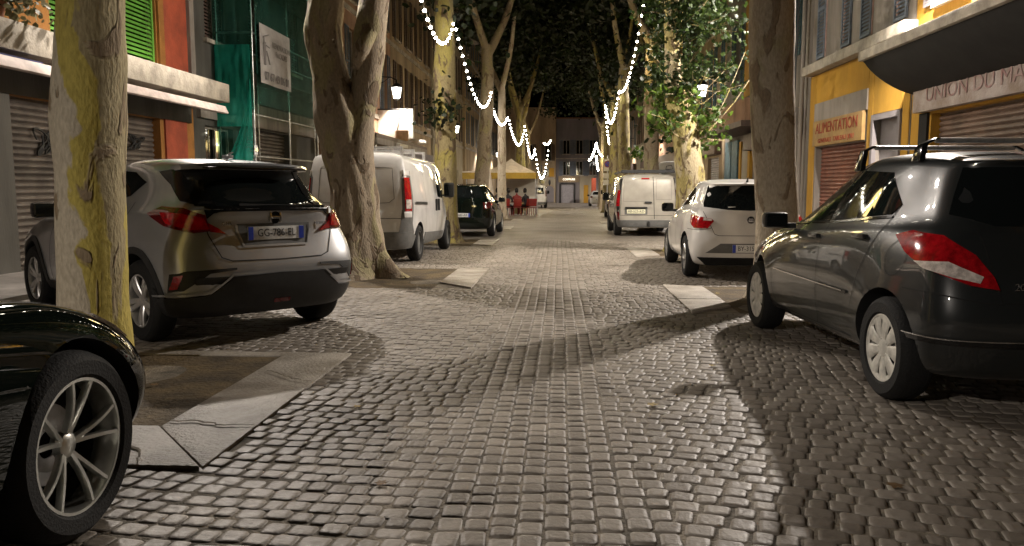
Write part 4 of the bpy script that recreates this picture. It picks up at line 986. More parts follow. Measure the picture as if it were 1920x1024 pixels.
def chair(x, y, a, lab):
    t = thing('terrace_chair', lab, 'chair', (x, y, g(y)), a, 'red terrace chairs under the marquee')
    b = MB(); b.box((0, 0, .44), (.44, .44, .04)); b.build('seat', M['redpl'], t, bevel=.01)
    b = MB(); b.box((0, -.22, .72), (.44, .04, .42), rx=R(8)); b.build('backrest', M['redpl'], t, bevel=.01)
    for sx in (-1, 1):
        for sy in (-1, 1): q = MB(); q.tube([(sx * .2, sy * .2, 0), (sx * .18, sy * .18, .44)], .014, 6); q.build('leg', M['redpl'], t)
def person(x, y, a, lab, m, lean=0, dy=0):
    t = thing('person', lab, 'person', (x, y, g(y)), a, 'people sitting under the marquee')
    V = [(0, 0, .52), (0, -.02, .78), (0, 0, 1.0), (0, .02, 1.12), (0, .04, 1.22), (-.11, .02, .52), (-.13, .42, .55), (-.14, .46, .08), (-.14, .56, .05), (.11, .02, .52), (.13, .42, .55), (.14, .46, .08), (.14, .56, .05),
         (-.19, 0, 1.02), (-.25, .1, .8), (-.16, .34, .76), (-.12, .42, .77), (.19, 0, 1.02), (.25, .1, .8), (.16, .34, .76), (.12, .42, .77)]
    E_ = [(0, 1), (1, 2), (2, 3), (3, 4), (0, 5), (5, 6), (6, 7), (7, 8), (0, 9), (9, 10), (10, 11), (11, 12), (2, 13), (13, 14), (14, 15), (15, 16), (2, 17), (17, 18), (18, 19), (19, 20)]
    rad = [.15, .14, .15, .055, .05, .1, .075, .05, .04, .1, .075, .05, .04, .06, .045, .035, .03, .06, .045, .035, .03]
    me = bpy.data.meshes.new('body'); me.from_pydata([(v[0], v[1] + lean * max(0, v[2] - .5), v[2]) for v in V], E_, []); o = link('body', me, None)
    o.modifiers.new('s', 'SKIN')
    for i, r_ in enumerate(rad): me.skin_vertices[0].data[i].radius = (r_, r_)
    me.skin_vertices[0].data[0].use_root = True
    o.modifiers.new('u', 'SUBSURF').levels = 1
    m2 = evalmesh(o); m2.materials.clear(); m2.materials.append(m); bpy.data.objects.remove(o)
    for p in m2.polygons: p.use_smooth = True
    link('body', m2, t)
    b = MB(); cy = .06 + lean * .85; b.lathe([(.001, -.13), (.05, -.12), (.08, -.05), (.088, .02), (.07, .10), (.001, .13)], 14, 'Z', (0, cy, 1.36)); b.lathe([(.001, .012), (.014, 0), (.001, -.01)], 6, 'Y', (0, cy + .088, 1.34)); b.build('head', M['skin'], t, sm=60)
    b = MB(); b.lathe([(.001, .15), (.07, .125), (.10, .05), (.10, -.03), (.085, -.11), (.07, -.12)], 14, 'Z', (0, cy - .03, 1.37)); b.build('hair', M['hair'], t, sm=60)
pl = [(-3.45, 44.2, 0, 'person in dark clothes at the left of the marquee, back turned', 'cloth', .1), (-2.9, 44.0, -.2, 'person in dark clothes leaning over the marquee table', 'cloth', .3),
      (-2.35, 44.1, .2, 'person in maroon top seated right of the marquee middle, back turned', 'cloth2', .15), (-1.85, 44.6, .9, 'person in dark top at the right end of the marquee table', 'cloth', .1), (-4.2, 44.3, -.3, 'person in maroon top seated left of the tan trunk', 'cloth2', .1)]
for x, y, a, lb, m, le in pl:
    person(x, y, a, lb, M[m], le)
    chair(x, y - .02, a, 'red chair under the ' + lb.split(',')[0])
for x, y, a, lb in ((-1.55, 43.9, .4, 'empty red chair at the right front corner of the marquee'), (-3.9, 43.6, 0, 'empty red chair at the left front of the marquee')): chair(x, y, a, lb)
t = thing('terrace_table', 'small dark table in front of the people under the marquee', 'table', (-2.7, 45.0, g(45)))
b = MB(); b.box((0, 0, .73), (1.8, .7, .03)); b.build('table_top', M['redpl'], t, bevel=.005)
for sx in (-1, 1): b = MB(); b.tube([(sx * .75, 0, 0), (sx * .75, 0, .72)], .03, 8); b.build('leg', M['iron'], t)
t = thing('wall_box', 'small red box on a post at the right edge of the marquee', 'box', (-1.9, 47.2, g(47))); b = MB(); b.tube([(0, 0, 0), (0, 0, 1.4)], .03, 6); b.build('post', M['iron'], t); b = MB(); b.box((0, 0, 1.55), (.3, .2, .42)); b.build('box', M['redpl'], t, bevel=.01)
t = thing('traffic_light', 'dark traffic light on a pole left of the end house arch', 'traffic light', (-1.55, 68, g(68)))
b = MB(); b.tube([(0, 0, 0), (0, 0, 3.6)], .05, 8); b.build('pole', M['iron'], t)
for z in (2.7, 2.2): b = MB(); b.lathe([(.001, -.06), (.24, -.06), (.26, 0), (.24, .06), (.001, .06)], 16, 'Y', (.05, -.12, z)); b.build('signal_head', M['gloss'], t, sm=40)
t = thing('no_parking_sign', 'round blue and red no parking sign above white plates on a pole', 'sign', (2.75, 47, g(47)))
b = MB(); b.tube([(0, .03, 0), (0, .03, 3.4)], .035, 8); b.build('pole', M['galv'], t)
b = MB(); b.box((0, 0, 2.85), (.46, .02, .7)); b.build('backing_plate', M['white_w'], t, bevel=.005)
b = MB(); b.lathe([(.001, -.025), (.2, -.025), (.2, -.012)], 24, 'Y', (0, 0, 2.9)); b.build('sign_disc', M['redpl'], t); b = MB(); b.lathe([(.001, -.03), (.145, -.03), (.145, -.02)], 24, 'Y', (0, 0, 2.9)); b.build('blue_disc', M['blue'], t)
b = MB(); b.box((0, -.034, 2.9), (.30, .008, .045), ry=R(45)); b.build('slash', M['redpl'], t)
for z in (2.22, 1.85): b = MB(); b.box((0, 0, z), (.5, .02, .3)); b.build('lower_plate', M['white_w'], t, bevel=.005)

# ---------------------------------------------------------------- vehicles
def lerp_tab(tab, y):
    tab = sorted(tab)
    if y <= tab[0][0]: return tab[0][1]
    for a, b in zip(tab, tab[1:]):
        if y <= b[0]: return a[1] + (b[1] - a[1]) * (y - a[0]) / (b[0] - a[0])
    return tab[-1][1]
def row(w, yf, yr, z, bf=.10, br=.06, rcf=.30, rcr=.22, tf=.12, tr=.06, zb=0):
    """half plan contour from the front centre round the side to the rear centre"""
    z = z if isinstance(z, list) else [(0, z)]
    y_fc, y_rc = yf - bf - rcf, yr + br + rcr
    def Wd(y):
        k = (y_fc - y_rc)
        f = max(0, (y - (y_fc - .35 * k)) / (.35 * k)); r = max(0, ((y_rc + .35 * k) - y) / (.35 * k))
        return w * (1 - tf * f * f - tr * r * r)
    out = []
    wF, wR = Wd(y_fc), Wd(y_rc)
    for u in (0, .4, .74): out.append((u * wF, yf - bf * u * u))
    out.append((.93 * wF, yf - bf - .22 * rcf)); out.append((wF * .995, yf - bf - .65 * rcf))
    for k in range(9):
        y = y_fc + (y_rc - y_fc) * k / 8; out.append((Wd(y), y))
    out.append((wR * .995, yr + br + .65 * rcr)); out.append((.93 * wR, yr + br + .22 * rcr))
    for u in (.74, .4, 0): out.append((u * wR, yr + br * u * u))
    return [(x, y, lerp_tab(z, y)) for x, y in out]
def car_body(rows, creases, arches, mt, bulge, cut_r, name='body', flare=.02, wellx=.36, levels=2):
    b = bmesh.new(); rings = []
    rws = [[(0, y, z) for x, y, z in rows[0]]] + rows + [[(0, y, z) for x, y, z in rows[-1]]]
    for rw in rws:
        n = len(rw); rings.append([b.verts.new(p) for p in rw] + [b.verts.new((-x, y, z)) for x, y, z in rw[-2:0:-1]])
    n = len(rings[0])
    cl = b.edges.layers.float.new('crease_edge')
    for i in range(len(rings) - 1):
        for k in range(n):
            b.faces.new((rings[i][k], rings[i][(k + 1) % n], rings[i + 1][(k + 1) % n], rings[i + 1][k]))
    for ri, cv in creases.items():
        rg = rings[ri + 1]
        for k in range(n):
            e = b.edges.get((rg[k], rg[(k + 1) % n]))
            if e: e[cl] = cv
    bmesh.ops.remove_doubles(b, verts=b.verts, dist=.0008); bmesh.ops.recalc_face_normals(b, faces=b.faces)
    me = bpy.data.meshes.new(name); b.to_mesh(me); b.free()
    o = link(name, me); sd = o.modifiers.new('s', 'SUBSURF'); sd.levels = levels; sd.render_levels = levels
    me2 = evalmesh(o); bpy.data.objects.remove(o)
    # fender bulges round the wheels
    for v in me2.vertices:
        x, y, z = v.co
        for (ya, za, r) in arches:
            d = math.hypot(y - ya, z - za)
            k = bulge * math.exp(-((d - r) / .17) ** 2) * min(1, max(0, (abs(x) - .45) / .25))
            v.co.x += math.copysign(k, x)
    me2.materials.clear(); me2.materials.append(mt); me2.materials.append(M['well'])
    o = link(name, me2)
    c = MB()
    wmax = max(abs(v.co.x) for v in me2.vertices)
    for (ya, za, r) in arches:
        for s_ in (-1, 1):
            xo, xi = s_ * (wmax + .2), s_ * (wmax - wellx)
            nn = 40; v = [(x, ya + cut_r * math.cos(2 * math.pi * k / nn), za + cut_r * math.sin(2 * math.pi * k / nn)) for x in (xi, xo) for k in range(nn)]
            c.add(v, [(k, (k + 1) % nn, nn + (k + 1) % nn, nn + k) for k in range(nn)] + [tuple(range(nn)), tuple(range(2 * nn - 1, nn - 1, -1))])
    co_ = c.build('cut', M['well'], None, fix=True)
    bm = o.modifiers.new('b', 'BOOLEAN'); bm.object = co_; bm.operation = 'DIFFERENCE'; bm.solver = 'EXACT'
    me3 = evalmesh(o); bpy.data.objects.remove(o); bpy.data.objects.remove(co_)
    for p in me3.polygons:
        q = p.center
        for (ya, za, r) in arches:
            if math.hypot(q.y - ya, q.z - za) < cut_r + .004 and abs(q.x) > wmax - wellx - .01: p.material_index = 1
    smooth(me3, 32)
    bb = bmesh.new(); bb.from_mesh(me2); bvh = BVHTree.FromBMesh(bb); bb.free()
    return me3, bvh
class Car:
    def __init__(s, name, label, loc, rz, rows, creases, wb, wr, track, mt, bulge=.02, cut=None, cat='car', group=None, wellx=.36, levels=2):
        a = R(rz)
        s.t = thing(name, label, cat, (loc[0], loc[1], g(loc[1]) + (loc[2] if len(loc) > 2 else .0)), 0, group)
        s.t.rotation_euler = (-SL * math.cos(a), SL * math.sin(a), a)
        s.ar = [(0, wr, wr), (wb, wr, wr)]; s.cut = cut or wr + .055; s.wb, s.wr, s.track = wb, wr, track
        me, s.bvh = car_body(rows, creases, s.ar, mt, bulge, s.cut, wellx=wellx, levels=levels)
        s.body = link('body', me, s.t); s.mt = mt
    def hit(s, p, d):
        r = s.bvh.ray_cast(Vector(p), Vector(d))
        if r[0] is None:
            q = s.bvh.find_nearest(Vector(p) + Vector(d) * 3 if False else Vector(p)); return q[0], q[1]
        nrm = r[1]
        if nrm.dot(Vector(d)) > 0: nrm = -nrm
        return r[0], nrm
    def decal(s, name, mode, poly, m, off=.004, parent=None, res=.06, mirror=False, c=(0, .9), rim=True, build=True, acc=None):
        """panel that follows the bodywork; mode: L/Rt side (y,z), B rear (x,z), F front (x,z), T top (x,y), C corner: 3D points"""
        if mode == 'C':
            uv = [(math.atan2(p[0] - c[0], -(p[1] - c[1])) * .8, p[2]) for p in poly]
        else: uv = list(poly)
        if mode == 'C': res = min(res, .035)
        xs = [p[0] for p in uv]; ys = [p[1] for p in uv]
        V2 = [Vector(p) for p in uv]; n0 = len(V2); bnd = []
        for i in range(n0):
            a, b = V2[i], V2[(i + 1) % n0]; k = max(1, int((b - a).length / res))
            for j in range(k): bnd.append(a.lerp(b, j / k))
        nb = len(bnd); ins = []
        x = min(xs) + res / 2
        def inside(q):
            r = False
            for i in range(n0):
                a, b = V2[i], V2[(i + 1) % n0]
                if (a.y > q.y) != (b.y > q.y) and q.x < (b.x - a.x) * (q.y - a.y) / (b.y - a.y) + a.x: r = not r
            return r
        while x < max(xs):
            y = min(ys) + res / 2
            while y < max(ys):
                q = Vector((x, y))
                if inside(q) and min((q - w).length for w in bnd) > res * .35: ins.append(q)
                y += res
            x += res
        vv, ee, ff, *_ = delaunay_2d_cdt(bnd + ins, [(i, (i + 1) % nb) for i in range(nb)], [list(range(nb))], 1, 1e-5)
        ff = [f for f in ff if len(f) == 3]
        b = acc or MB()
        P = []; Nn = []
        for q in vv:
            if mode == 'L': o_, d_ = (-3, q.x, q.y), (1, 0, 0)
            elif mode == 'R': o_, d_ = (3, q.x, q.y), (-1, 0, 0)
            elif mode == 'B': o_, d_ = (q.x, -4, q.y), (0, 1, 0)
            elif mode == 'F': o_, d_ = (q.x, 8, q.y), (0, -1, 0)
            elif mode == 'T': o_, d_ = (q.x, q.y, 4), (0, 0, -1)
            else:
                an = q.x / .8; dx, dy = math.sin(an), -math.cos(an); o_, d_ = (c[0] + dx * 5, c[1] + dy * 5, q.y), (-dx, -dy, 0)
            h, nr = s.hit(o_, d_); P.append(h); Nn.append(nr)
        top = [p + n_ * off for p, n_ in zip(P, Nn)]
        fl = lambda f: f
        fs = []
        for f in ff:
            nn = (top[f[1]] - top[f[0]]).cross(top[f[2]] - top[f[0]])
            fs.append(tuple(f) if nn.dot(Nn[f[0]]) > 0 else tuple(reversed(f)))
        b.add([tuple(p) for p in top], fs)
        if rim and off > .0045:
            cnt = {}
            for f in fs:
                for i in range(3):
                    k = (f[i], f[(i + 1) % 3]); cnt[k] = 1
            ed = [k for k in cnt if (k[1], k[0]) not in cnt]
            base = len(b.v); 
            for k in ed:
                p0, p1 = top[k[0]], top[k[1]]; q0, q1 = P[k[0]] - Nn[k[0]] * .01, P[k[1]] - Nn[k[1]] * .01
                b.add([p0, p1, q1, q0], [(1, 0, 3, 2)])
        if mirror:
            n1 = len(b.v); v = [(-x_, y_, z_) for x_, y_, z_ in b.v]; f = [tuple(reversed(q)) for q in b.f]
            if mirror == 'same': b.add(v, f)
        if acc: return b
        o = b.build(name, m, parent or s.t, sm=40)
        if mirror is True:
            b2 = MB(); b2.add([(-x_, y_, z_) for x_, y_, z_ in b.v], [tuple(reversed(q)) for q in b.f]); b2.build(name, m, parent or s.t, sm=40)
        return o
    def line(s, mode, pts, w=.007, m=None, off=.0035, c=(0, .9), mirror=False, name='panel_gap'):
        b = MB()
        pts = [Vector(p) for p in pts]
        pr = []
        for i in range(len(pts) - 1):
            k = max(1, int((pts[i + 1] - pts[i]).length / .05))
            for j in range(k): pr.append(pts[i].lerp(pts[i + 1], j / k))
        pr.append(pts[-1]); H = []
        for q in pr:
            if mode == 'L': o_, d_ = (-3, q[0], q[1]), (1, 0, 0)
            elif mode == 'B': o_, d_ = (q[0], -4, q[1]), (0, 1, 0)
            elif mode == 'T': o_, d_ = (q[0], q[1], 4), (0, 0, -1)
            elif mode == 'F': o_, d_ = (q[0], 8, q[1]), (0, -1, 0)
            elif mode == 'C':
                an = math.atan2(q[0] - c[0], -(q[1] - c[1])); dx, dy = math.sin(an), -math.cos(an); o_, d_ = (c[0] + dx * 5, c[1] + dy * 5, q[2]), (-dx, -dy, 0)
            H.append(s.hit(o_, d_))
        V = []; F_ = []
        for i, (h, n_) in enumerate(H):
            d = (H[min(i + 1, len(H) - 1)][0] - H[max(i - 1, 0)][0]).normalized(); sd = d.cross(n_).normalized() * w / 2
            V += [tuple(h + sd + n_ * off), tuple(h - sd + n_ * off)]
        F_ = [(2 * i, 2 * i + 1, 2 * i + 3, 2 * i + 2) for i in range(len(H) - 1)]
        b.add(V, F_)
        if mirror: b.add([(-x, y, z) for x, y, z in V], [tuple(reversed(f)) for f in F_])
        return b.build(name, m or M['seam'], s.t)
    def glass(s, mode, poly, mirror=False, name='window', off=.005, m=None): return s.decal(name, mode, poly, m or M['glass'], off, mirror=mirror, res=.09)
    def arch_trim(s, w=.05, m=None, off=.012, sides=('L', 'R')):
        for (ya, za, r) in s.ar:
            pts = []; a0, a1 = R(-18), R(198)
            for k in range(25): a = a0 + (a1 - a0) * k / 24; pts.append((ya + (s.cut + w) * math.cos(a), za + (s.cut + w) * math.sin(a)))
            for k in range(24, -1, -1): a = a0 + (a1 - a0) * k / 24; pts.append((ya + (s.cut + .002) * math.cos(a), za + (s.cut + .002) * math.sin(a)))
            s.decal('wheel_arch_trim', 'L', pts, m or M['plastic'], off, mirror=True, res=.05)
    def wheels(s, style, rr, width=.205, m=None, tr=None):
        for iy, (ya, za, r) in enumerate(s.ar):
            for sx in (-1, 1):
                w = make_wheel(style, s.wr, rr, width, m); w.parent = s.t; w.location = (sx * (s.track), ya, s.wr); w.rotation_euler = (0, .35 * iy + sx, 0) if False else (iy * .8 + sx * .3, 0, 0 if sx < 0 else math.pi)
                if sx > 0: w.rotation_euler = (-iy * .8, 0, math.pi)
    def mirrors(s, y, z, x, m, sz=(.20, .12, .15), arm=True):
        for sx in (-1, 1):
            b = MB(); b.box((sx * (x + sz[0] / 2), y, z), sz); 
            o = b.build('side_mirror', m, s.t, bevel=min(sz) * .33)
            q = MB(); q.box((sx * (x + sz[0] / 2), y - sz[1] / 2 - .001, z), (sz[0] * .8, .006, sz[2] * .75)); q.build('mirror_glass', M['glass'], o)
            if arm: q = MB(); q.box((sx * (x - .01), y, z - sz[2] * .35), (.12, .05, .04)); q.build('mirror_arm', M['plastic'], o)
    def handle(s, y, z, m, L=.17, name='door_handle'):
        for sx in (-1, 1):
            h, n_ = s.hit((sx * 3, y, z), (-sx, 0, 0)); b = MB(); b.box((h.x + sx * .022, y, z), (.022, L, .03)); b.box((h.x + sx * .008, y + L * .4, z), (.03, .02, .026)); b.box((h.x + sx * .008, y - L * .4, z), (.03, .02, .026)); b.build(name, m, s.t, bevel=.006)
    def plate(s, x, z, txt, w=.52, h=.11, m='plate', dy=-.012, bands=True, tilt=0):
        hp, n_ = s.hit((x, -4, z), (0, 1, 0)); y = hp.y + dy
        b = MB(); b.box((x, y, z), (w, .014, h)); p = b.build('number_plate', M[m], s.t, bevel=.003)
        if bands:
            q = MB(); q.box((x - w / 2 + .022, y - .0085, z), (.044, .004, h * .98)); q.build('blue_band', M['blue'], p)
            q = MB(); q.box((x + w / 2 - .022, y - .0085, z), (.044, .004, h * .98)); q.build('blue_band', M['blue'], p)
        text('plate_characters', txt, h * .82, M['ink'], p, frame((x, y - .0095, z), (1, 0, 0), (0, 0, 1)), .001, .86 if bands else 1.0)
        return y
_wm = {}
def make_wheel(style, wr, rr, width, m=None):
    key = (style, wr, rr)
    if key not in _wm:
        # outward side faces -X
        hw = width / 2
        b = MB(); b.lathe([(rr * .98, -hw * .78), (rr + .012, -hw * .98), (wr - .035, -hw * 1.0), (wr - .012, -hw * .82), (wr, -hw * .55), (wr, hw * .55), (wr - .015, hw * .85), (wr - .04, hw), (rr, hw * .9), (rr * .98, -hw * .2)], 48, 'X')
        for k in (-.4, -.13, .13, .4): b.lathe([(wr + .001, hw * k * 1.2 - .004), (wr - .006, hw * k * 1.2), (wr + .001, hw * k * 1.2 + .004)], 48, 'X')
        ty = b.build('tyre', M['rubber'], None, sm=40).data
        b = MB(); b.lathe([(rr * .97, hw * .5), (.10, hw * .5), (.001, hw * .5)], 32, 'X'); b.lathe([(rr * .99, -hw * .72), (rr * .95, hw * .5)], 32, 'X'); wh = b.build('wheel', M['well'], None, sm=30).data
        b = MB(); b.lathe([(rr * .60, hw * .25), (rr * .60, hw * .32), (.05, hw * .32)], 32, 'X'); b.lathe([(rr*.6, hw * .25), (.05, hw * .25)], 32, 'X'); br = b.build('brake_disc', M['galv'], None).data
        R_ = MB()
        mm = m or M['alloy']
        R_.lathe([(rr * 1.0, -hw * .80), (rr * 1.0, -hw * .88), (rr * .955, -hw * .88), (rr * .93, -hw * .70), (rr * .92, -hw * .2), (rr * .95, 0)], 48, 'X')
        def spoke(a0, a1, r0, r1, w0, w1, d0=.80, d1=.80, th=.022):
            x0, x1 = -hw * d0, -hw * d1; n = 5; V = []
            for k in range(n + 1):
                t = k / n; r = r0 + (r1 - r0) * t; a = a0 + (a1 - a0) * t; w = (w0 + (w1 - w0) * t) / 2; x = x0 + (x1 - x0) * t - .008 * math.sin(math.pi * t)
                ct, st = math.cos(a), math.sin(a)
                for (o_, dx) in ((-w, .008), (-w * .72, 0), (w * .72, 0), (w, .008), (w * .8, th), (-w * .8, th)): V.append((x + dx, r * ct - o_ * st, r * st + o_ * ct))
            f = [(k * 6 + i, k * 6 + (i + 1) % 6, (k + 1) * 6 + (i + 1) % 6, (k + 1) * 6 + i) for k in range(n) for i in range(6)] + [tuple(range(6)), tuple(n * 6 + i for i in range(5, -1, -1))]
            R_.add(V, f)
        hub = .035
        if style == 'double5':
            for k in range(5):
                a = 2 * math.pi * k / 5
                for s_ in (-1, 1): spoke(a + s_ * .20, a + s_ * .16, hub, rr * .95, .052, .042, .62, .84, .03)
            R_.lathe([(.001, -hw * .66), (.04, -hw * .66), (.065, -hw * .58), (.072, -hw * .3)], 20, 'X')
        elif style == 'twin5':
            for k in range(5):
                a = 2 * math.pi * k / 5
                for s_ in (-1, 1): spoke(a + s_ * .12, a + s_ * .235, hub, rr * .955, .020, .017, .45, .86, .026)
                spoke(a, a, hub, rr * .36, .034, .030, .42, .50, .02)
            R_.lathe([(.001, -hw * .54), (.026, -hw * .54), (.045, -hw * .44), (.05, -hw * .2)], 20, 'X')
        elif style == 'five':
            for k in range(5):
                a = 2 * math.pi * k / 5; spoke(a, a, hub, rr * .95, .07, .05, .6, .84, .03)
            R_.lathe([(.001, -hw * .66), (.04, -hw * .66), (.06, -hw * .55), (.07, -hw * .3)], 20, 'X')
        elif style == 'cover':
            nb = 9
            for k in range(nb):
                a = 2 * math.pi * k / nb; spoke(a, a, hub, rr * .97, .034, rr * .97 * 2 * math.pi / nb * .80, .74, .84, .012)
            R_.lathe([(.001, -hw * .84), (.035, -hw * .84), (.055, -hw * .78), (rr * .42, -hw * .74), (rr * .44, -hw * .66)], 24, 'X')
            R_.lathe([(rr * .84, -hw * .80), (rr * .98, -hw * .88), (rr * 1.01, -hw * .80)], 40, 'X')
            for k in range(5): a = 2 * math.pi * k / 5 + .3; R_.lathe([(.001, -hw * .80 - .004), (.009, -hw * .79), (.010, -hw * .7)], 8, 'X', (0, rr * .28 * math.cos(a), rr * .28 * math.sin(a)))
        else:
            R_.lathe([(rr * .93, -hw * .55), (rr * .8, -hw * .45), (rr * .66, -hw * .62), (rr * .3, -hw * .66), (.03, -hw * .72), (.001, -hw * .72)], 32, 'X')
        rm = R_.build('rim', mm, None, sm=35, fix=False).data
        nu = MB()
        for k in range(5): a = 2 * math.pi * k / 5 + .6; nu.lathe([(.001, -hw * .6), (.008, -hw * .6), (.009, -hw * .4)], 6, 'X', (0, .05 * math.cos(a), .05 * math.sin(a)))
        _wm[key] = (wh, ty, rm, br)
        for o in [o for o in COL.objects if o.parent is None and o.name.split('.')[0] in ('tyre', 'wheel', 'rim', 'brake_disc') and o.data in _wm[key]]: bpy.data.objects.remove(o)
    wh, ty, rm, br = _wm[key]
    w = link('wheel', wh); link('tyre', ty, w); link('rim', rm, w); link('brake_disc', br, w)
    return w

# --- silver crossover, three quarter rear view
rows = [row(.74, 3.40, -.55, .24), row(.83, 3.48, -.66, .25, tf=.10), row(.885, 3.58, -.74, .42, tf=.12, tr=.05), row(.895, 3.56, -.77, [(-.7, .62), (3.5, .58)], tf=.10, tr=.04),
        row(.895, 3.50, -.70, [(-.7, .80), (3.4, .74)], tf=.11, tr=.03), row(.87, 3.36, -.66, [(-.7, .98), (1.2, .90), (3.3, .86)], tf=.12, tr=.10, rcr=.30), row(.83, 2.95, -.70, [(-.7, 1.115), (0, 1.06), (2.3, .98), (2.9, .96)], tf=.08, tr=.12, rcr=.3, br=.10),
        row(.77, 2.40, -.52, [(-.5, 1.14), (.3, 1.15), (1.0, 1.06), (2.3, 1.04)], tf=.08, tr=.16, bf=.22, br=.10), row(.60, 1.45, -.28, [(-.3, 1.44), (.2, 1.49), (.9, 1.50), (1.4, 1.46)], tr=.06, tf=.06, bf=.16, br=.06),
        row(.50, 1.36, -.34, [(-.35, 1.475), (.2, 1.53), (.9, 1.545), (1.3, 1.50)], bf=.14, br=.05, rcr=.1), row(.28, 1.2, -.30, [(-.3, 1.485), (.2, 1.545), (.9, 1.56), (1.2, 1.53)], bf=.1)]
c = Car('parked_car', 'silver crossover with a black lower bumper parked at an angle on the left', (-2.93, 7.07), 50.5, rows, {6: .45, 3: .2, 8: .35, 9: .3}, 2.64, .343, .79, M['silver'], .035, .395)
c.arch_trim(.055)
c.glass('B', [(-.60, 1.13), (-.50, 1.435), (.50, 1.435), (.60, 1.13), (.3, 1.10), (-.3, 1.10)], name='rear_window')
c.glass('L', [(2.15, 1.09), (1.05, 1.12), (1.0, 1.44), (1.38, 1.42), (1.75, 1.30)], True); c.glass('L', [(.97, 1.13), (.45, 1.21), (.25, 1.33), (.55, 1.42), (.96, 1.44)], True)
c.glass('F', [(-.66, 1.10), (-.50, 1.42), (.50, 1.42), (.66, 1.10)], name='windscreen')
# tapering black quarter between roof and glass
c.decal('quarter_trim', 'C', [(-.50, -.42, 1.425), (-.62, -.10, 1.43), (-.66, .05, 1.415), (-.68, -.22, 1.30), (-.70, -.42, 1.17), (-.60, -.58, 1.135), (-.48, -.62, 1.13)], M['gloss'], .012, mirror=True)
# spoiler
b = MB(); pts = []
N = 12
for (dz, dy, ww) in ((1.475, -.10, .56), (1.495, -.42, .60), (1.475, -.445, .60), (1.452, -.42, .59), (1.445, -.12, .56)):
    for k in range(N + 1): u = -1 + 2 * k / N; pts.append((u * ww, dy + .09 * u * u + (.10 * abs(u) ** 4), dz - .022 * abs(u) ** 2.5))
b.add(pts, [(r_ * (N + 1) + k, r_ * (N + 1) + k + 1, (r_ + 1) * (N + 1) + k + 1, (r_ + 1) * (N + 1) + k) for r_ in range(4) for k in range(N)] + [(k + 1, k, 4 * (N + 1) + k, 4 * (N + 1) + k + 1) for k in range(N)] + [tuple(r_ * (N + 1) for r_ in range(5)), tuple(r_ * (N + 1) + N for r_ in range(4, -1, -1))])
b.build('rear_spoiler', M['silver'], c.t, sm=35, fix=True)
q = MB(); q.box((0, -.40, 1.445), (.95, .05, .016)); q.build('spoiler_lip', M['gloss'], c.t, bevel=.005)
# tail lamps: black edged red wedge on the fender, slimmer wedge on the hatch
L1 = [(-.845, -.10, 1.06), (-.80, -.28, 1.115), (-.70, -.50, 1.10), (-.60, -.66, 1.06), (-.58, -.70, .93), (-.68, -.60, .915), (-.80, -.36, .965)]
o = c.decal('tail_lamp', 'C', L1, M['dred'], .022, mirror=True)
L1b = [(-.80, -.28, 1.07), (-.70, -.50, 1.065), (-.615, -.66, 1.04), (-.59, -.70, .945), (-.69, -.58, .935), (-.78, -.38, .98)]
c.decal('red_lens', 'C', L1b, M['red'], .027, mirror=True)
c.decal('hatch_lamp', 'B', [(-.575, 1.0), (-.56, .925), (-.44, .905), (-.50, .955)], M['red'], .02, mirror=True)
c.decal('lamp_bar', 'B', [(-.58, 1.10), (-.42, 1.098), (-.52, 1.075), (-.57, 1.03)], M['gloss'], .012, mirror=True)
c.decal('hatch_trim', 'B', [(-.56, 1.118), (0, 1.115), (.56, 1.118), (.52, 1.085), (0, 1.09), (-.52, 1.085)], M['gloss'], .015)
c.line('B', [(-.60, 1.06), (-.575, .90), (-.50, .72), (-.42, .69), (0, .683), (.42, .69), (.50, .72), (.575, .90), (.60, 1.06)], .009)
c.decal('plate_recess', 'B', [(-.34, .985), (.34, .985), (.345, .93), (.30, .80), (-.30, .80), (-.345, .93)], M['gplastic'], .003)
c.line('B', [(-.345, .975), (-.345, .93), (-.30, .80), (.30, .80), (.345, .93), (.345, .975)], .018, M['silver'], .010, name='recess_edge')
c.plate(0, .905, 'GG-786-EL', dy=-.016)
b = MB()
for x in (-.045, .045): b.box((x, 0, 0), (.018, .012, .085))
b.box((0, 0, 0), (.08, .012, .02)); h, _ = c.hit((0, -4, 1.035), (0, 1, 0))
o = b.build('emblem', M['chrome'], c.t, bevel=.003, loc=(0, h.y - .012, 1.035)); q = MB(); q.lathe([(.001, .004), (.05, .002), (.055, .009)], 20, 'Y'); q.build('emblem_base', M['gloss'], o)
h, _ = c.hit((.42, -4, .985), (0, 1, 0)); text('badge_letters', 'HYBRID', .035, M['chrome'], c.t, frame((.46, h.y - .012, .975), (1, -.18, 0), (0, 0, 1)), .002)
h, _ = c.hit((-.42, -4, .985), (0, 1, 0)); text('badge_letters', 'C-HR', .04, M['chrome'], c.t, frame((-.43, h.y - .016, .99), (1, .18, 0), (0, 0, 1)), .002)
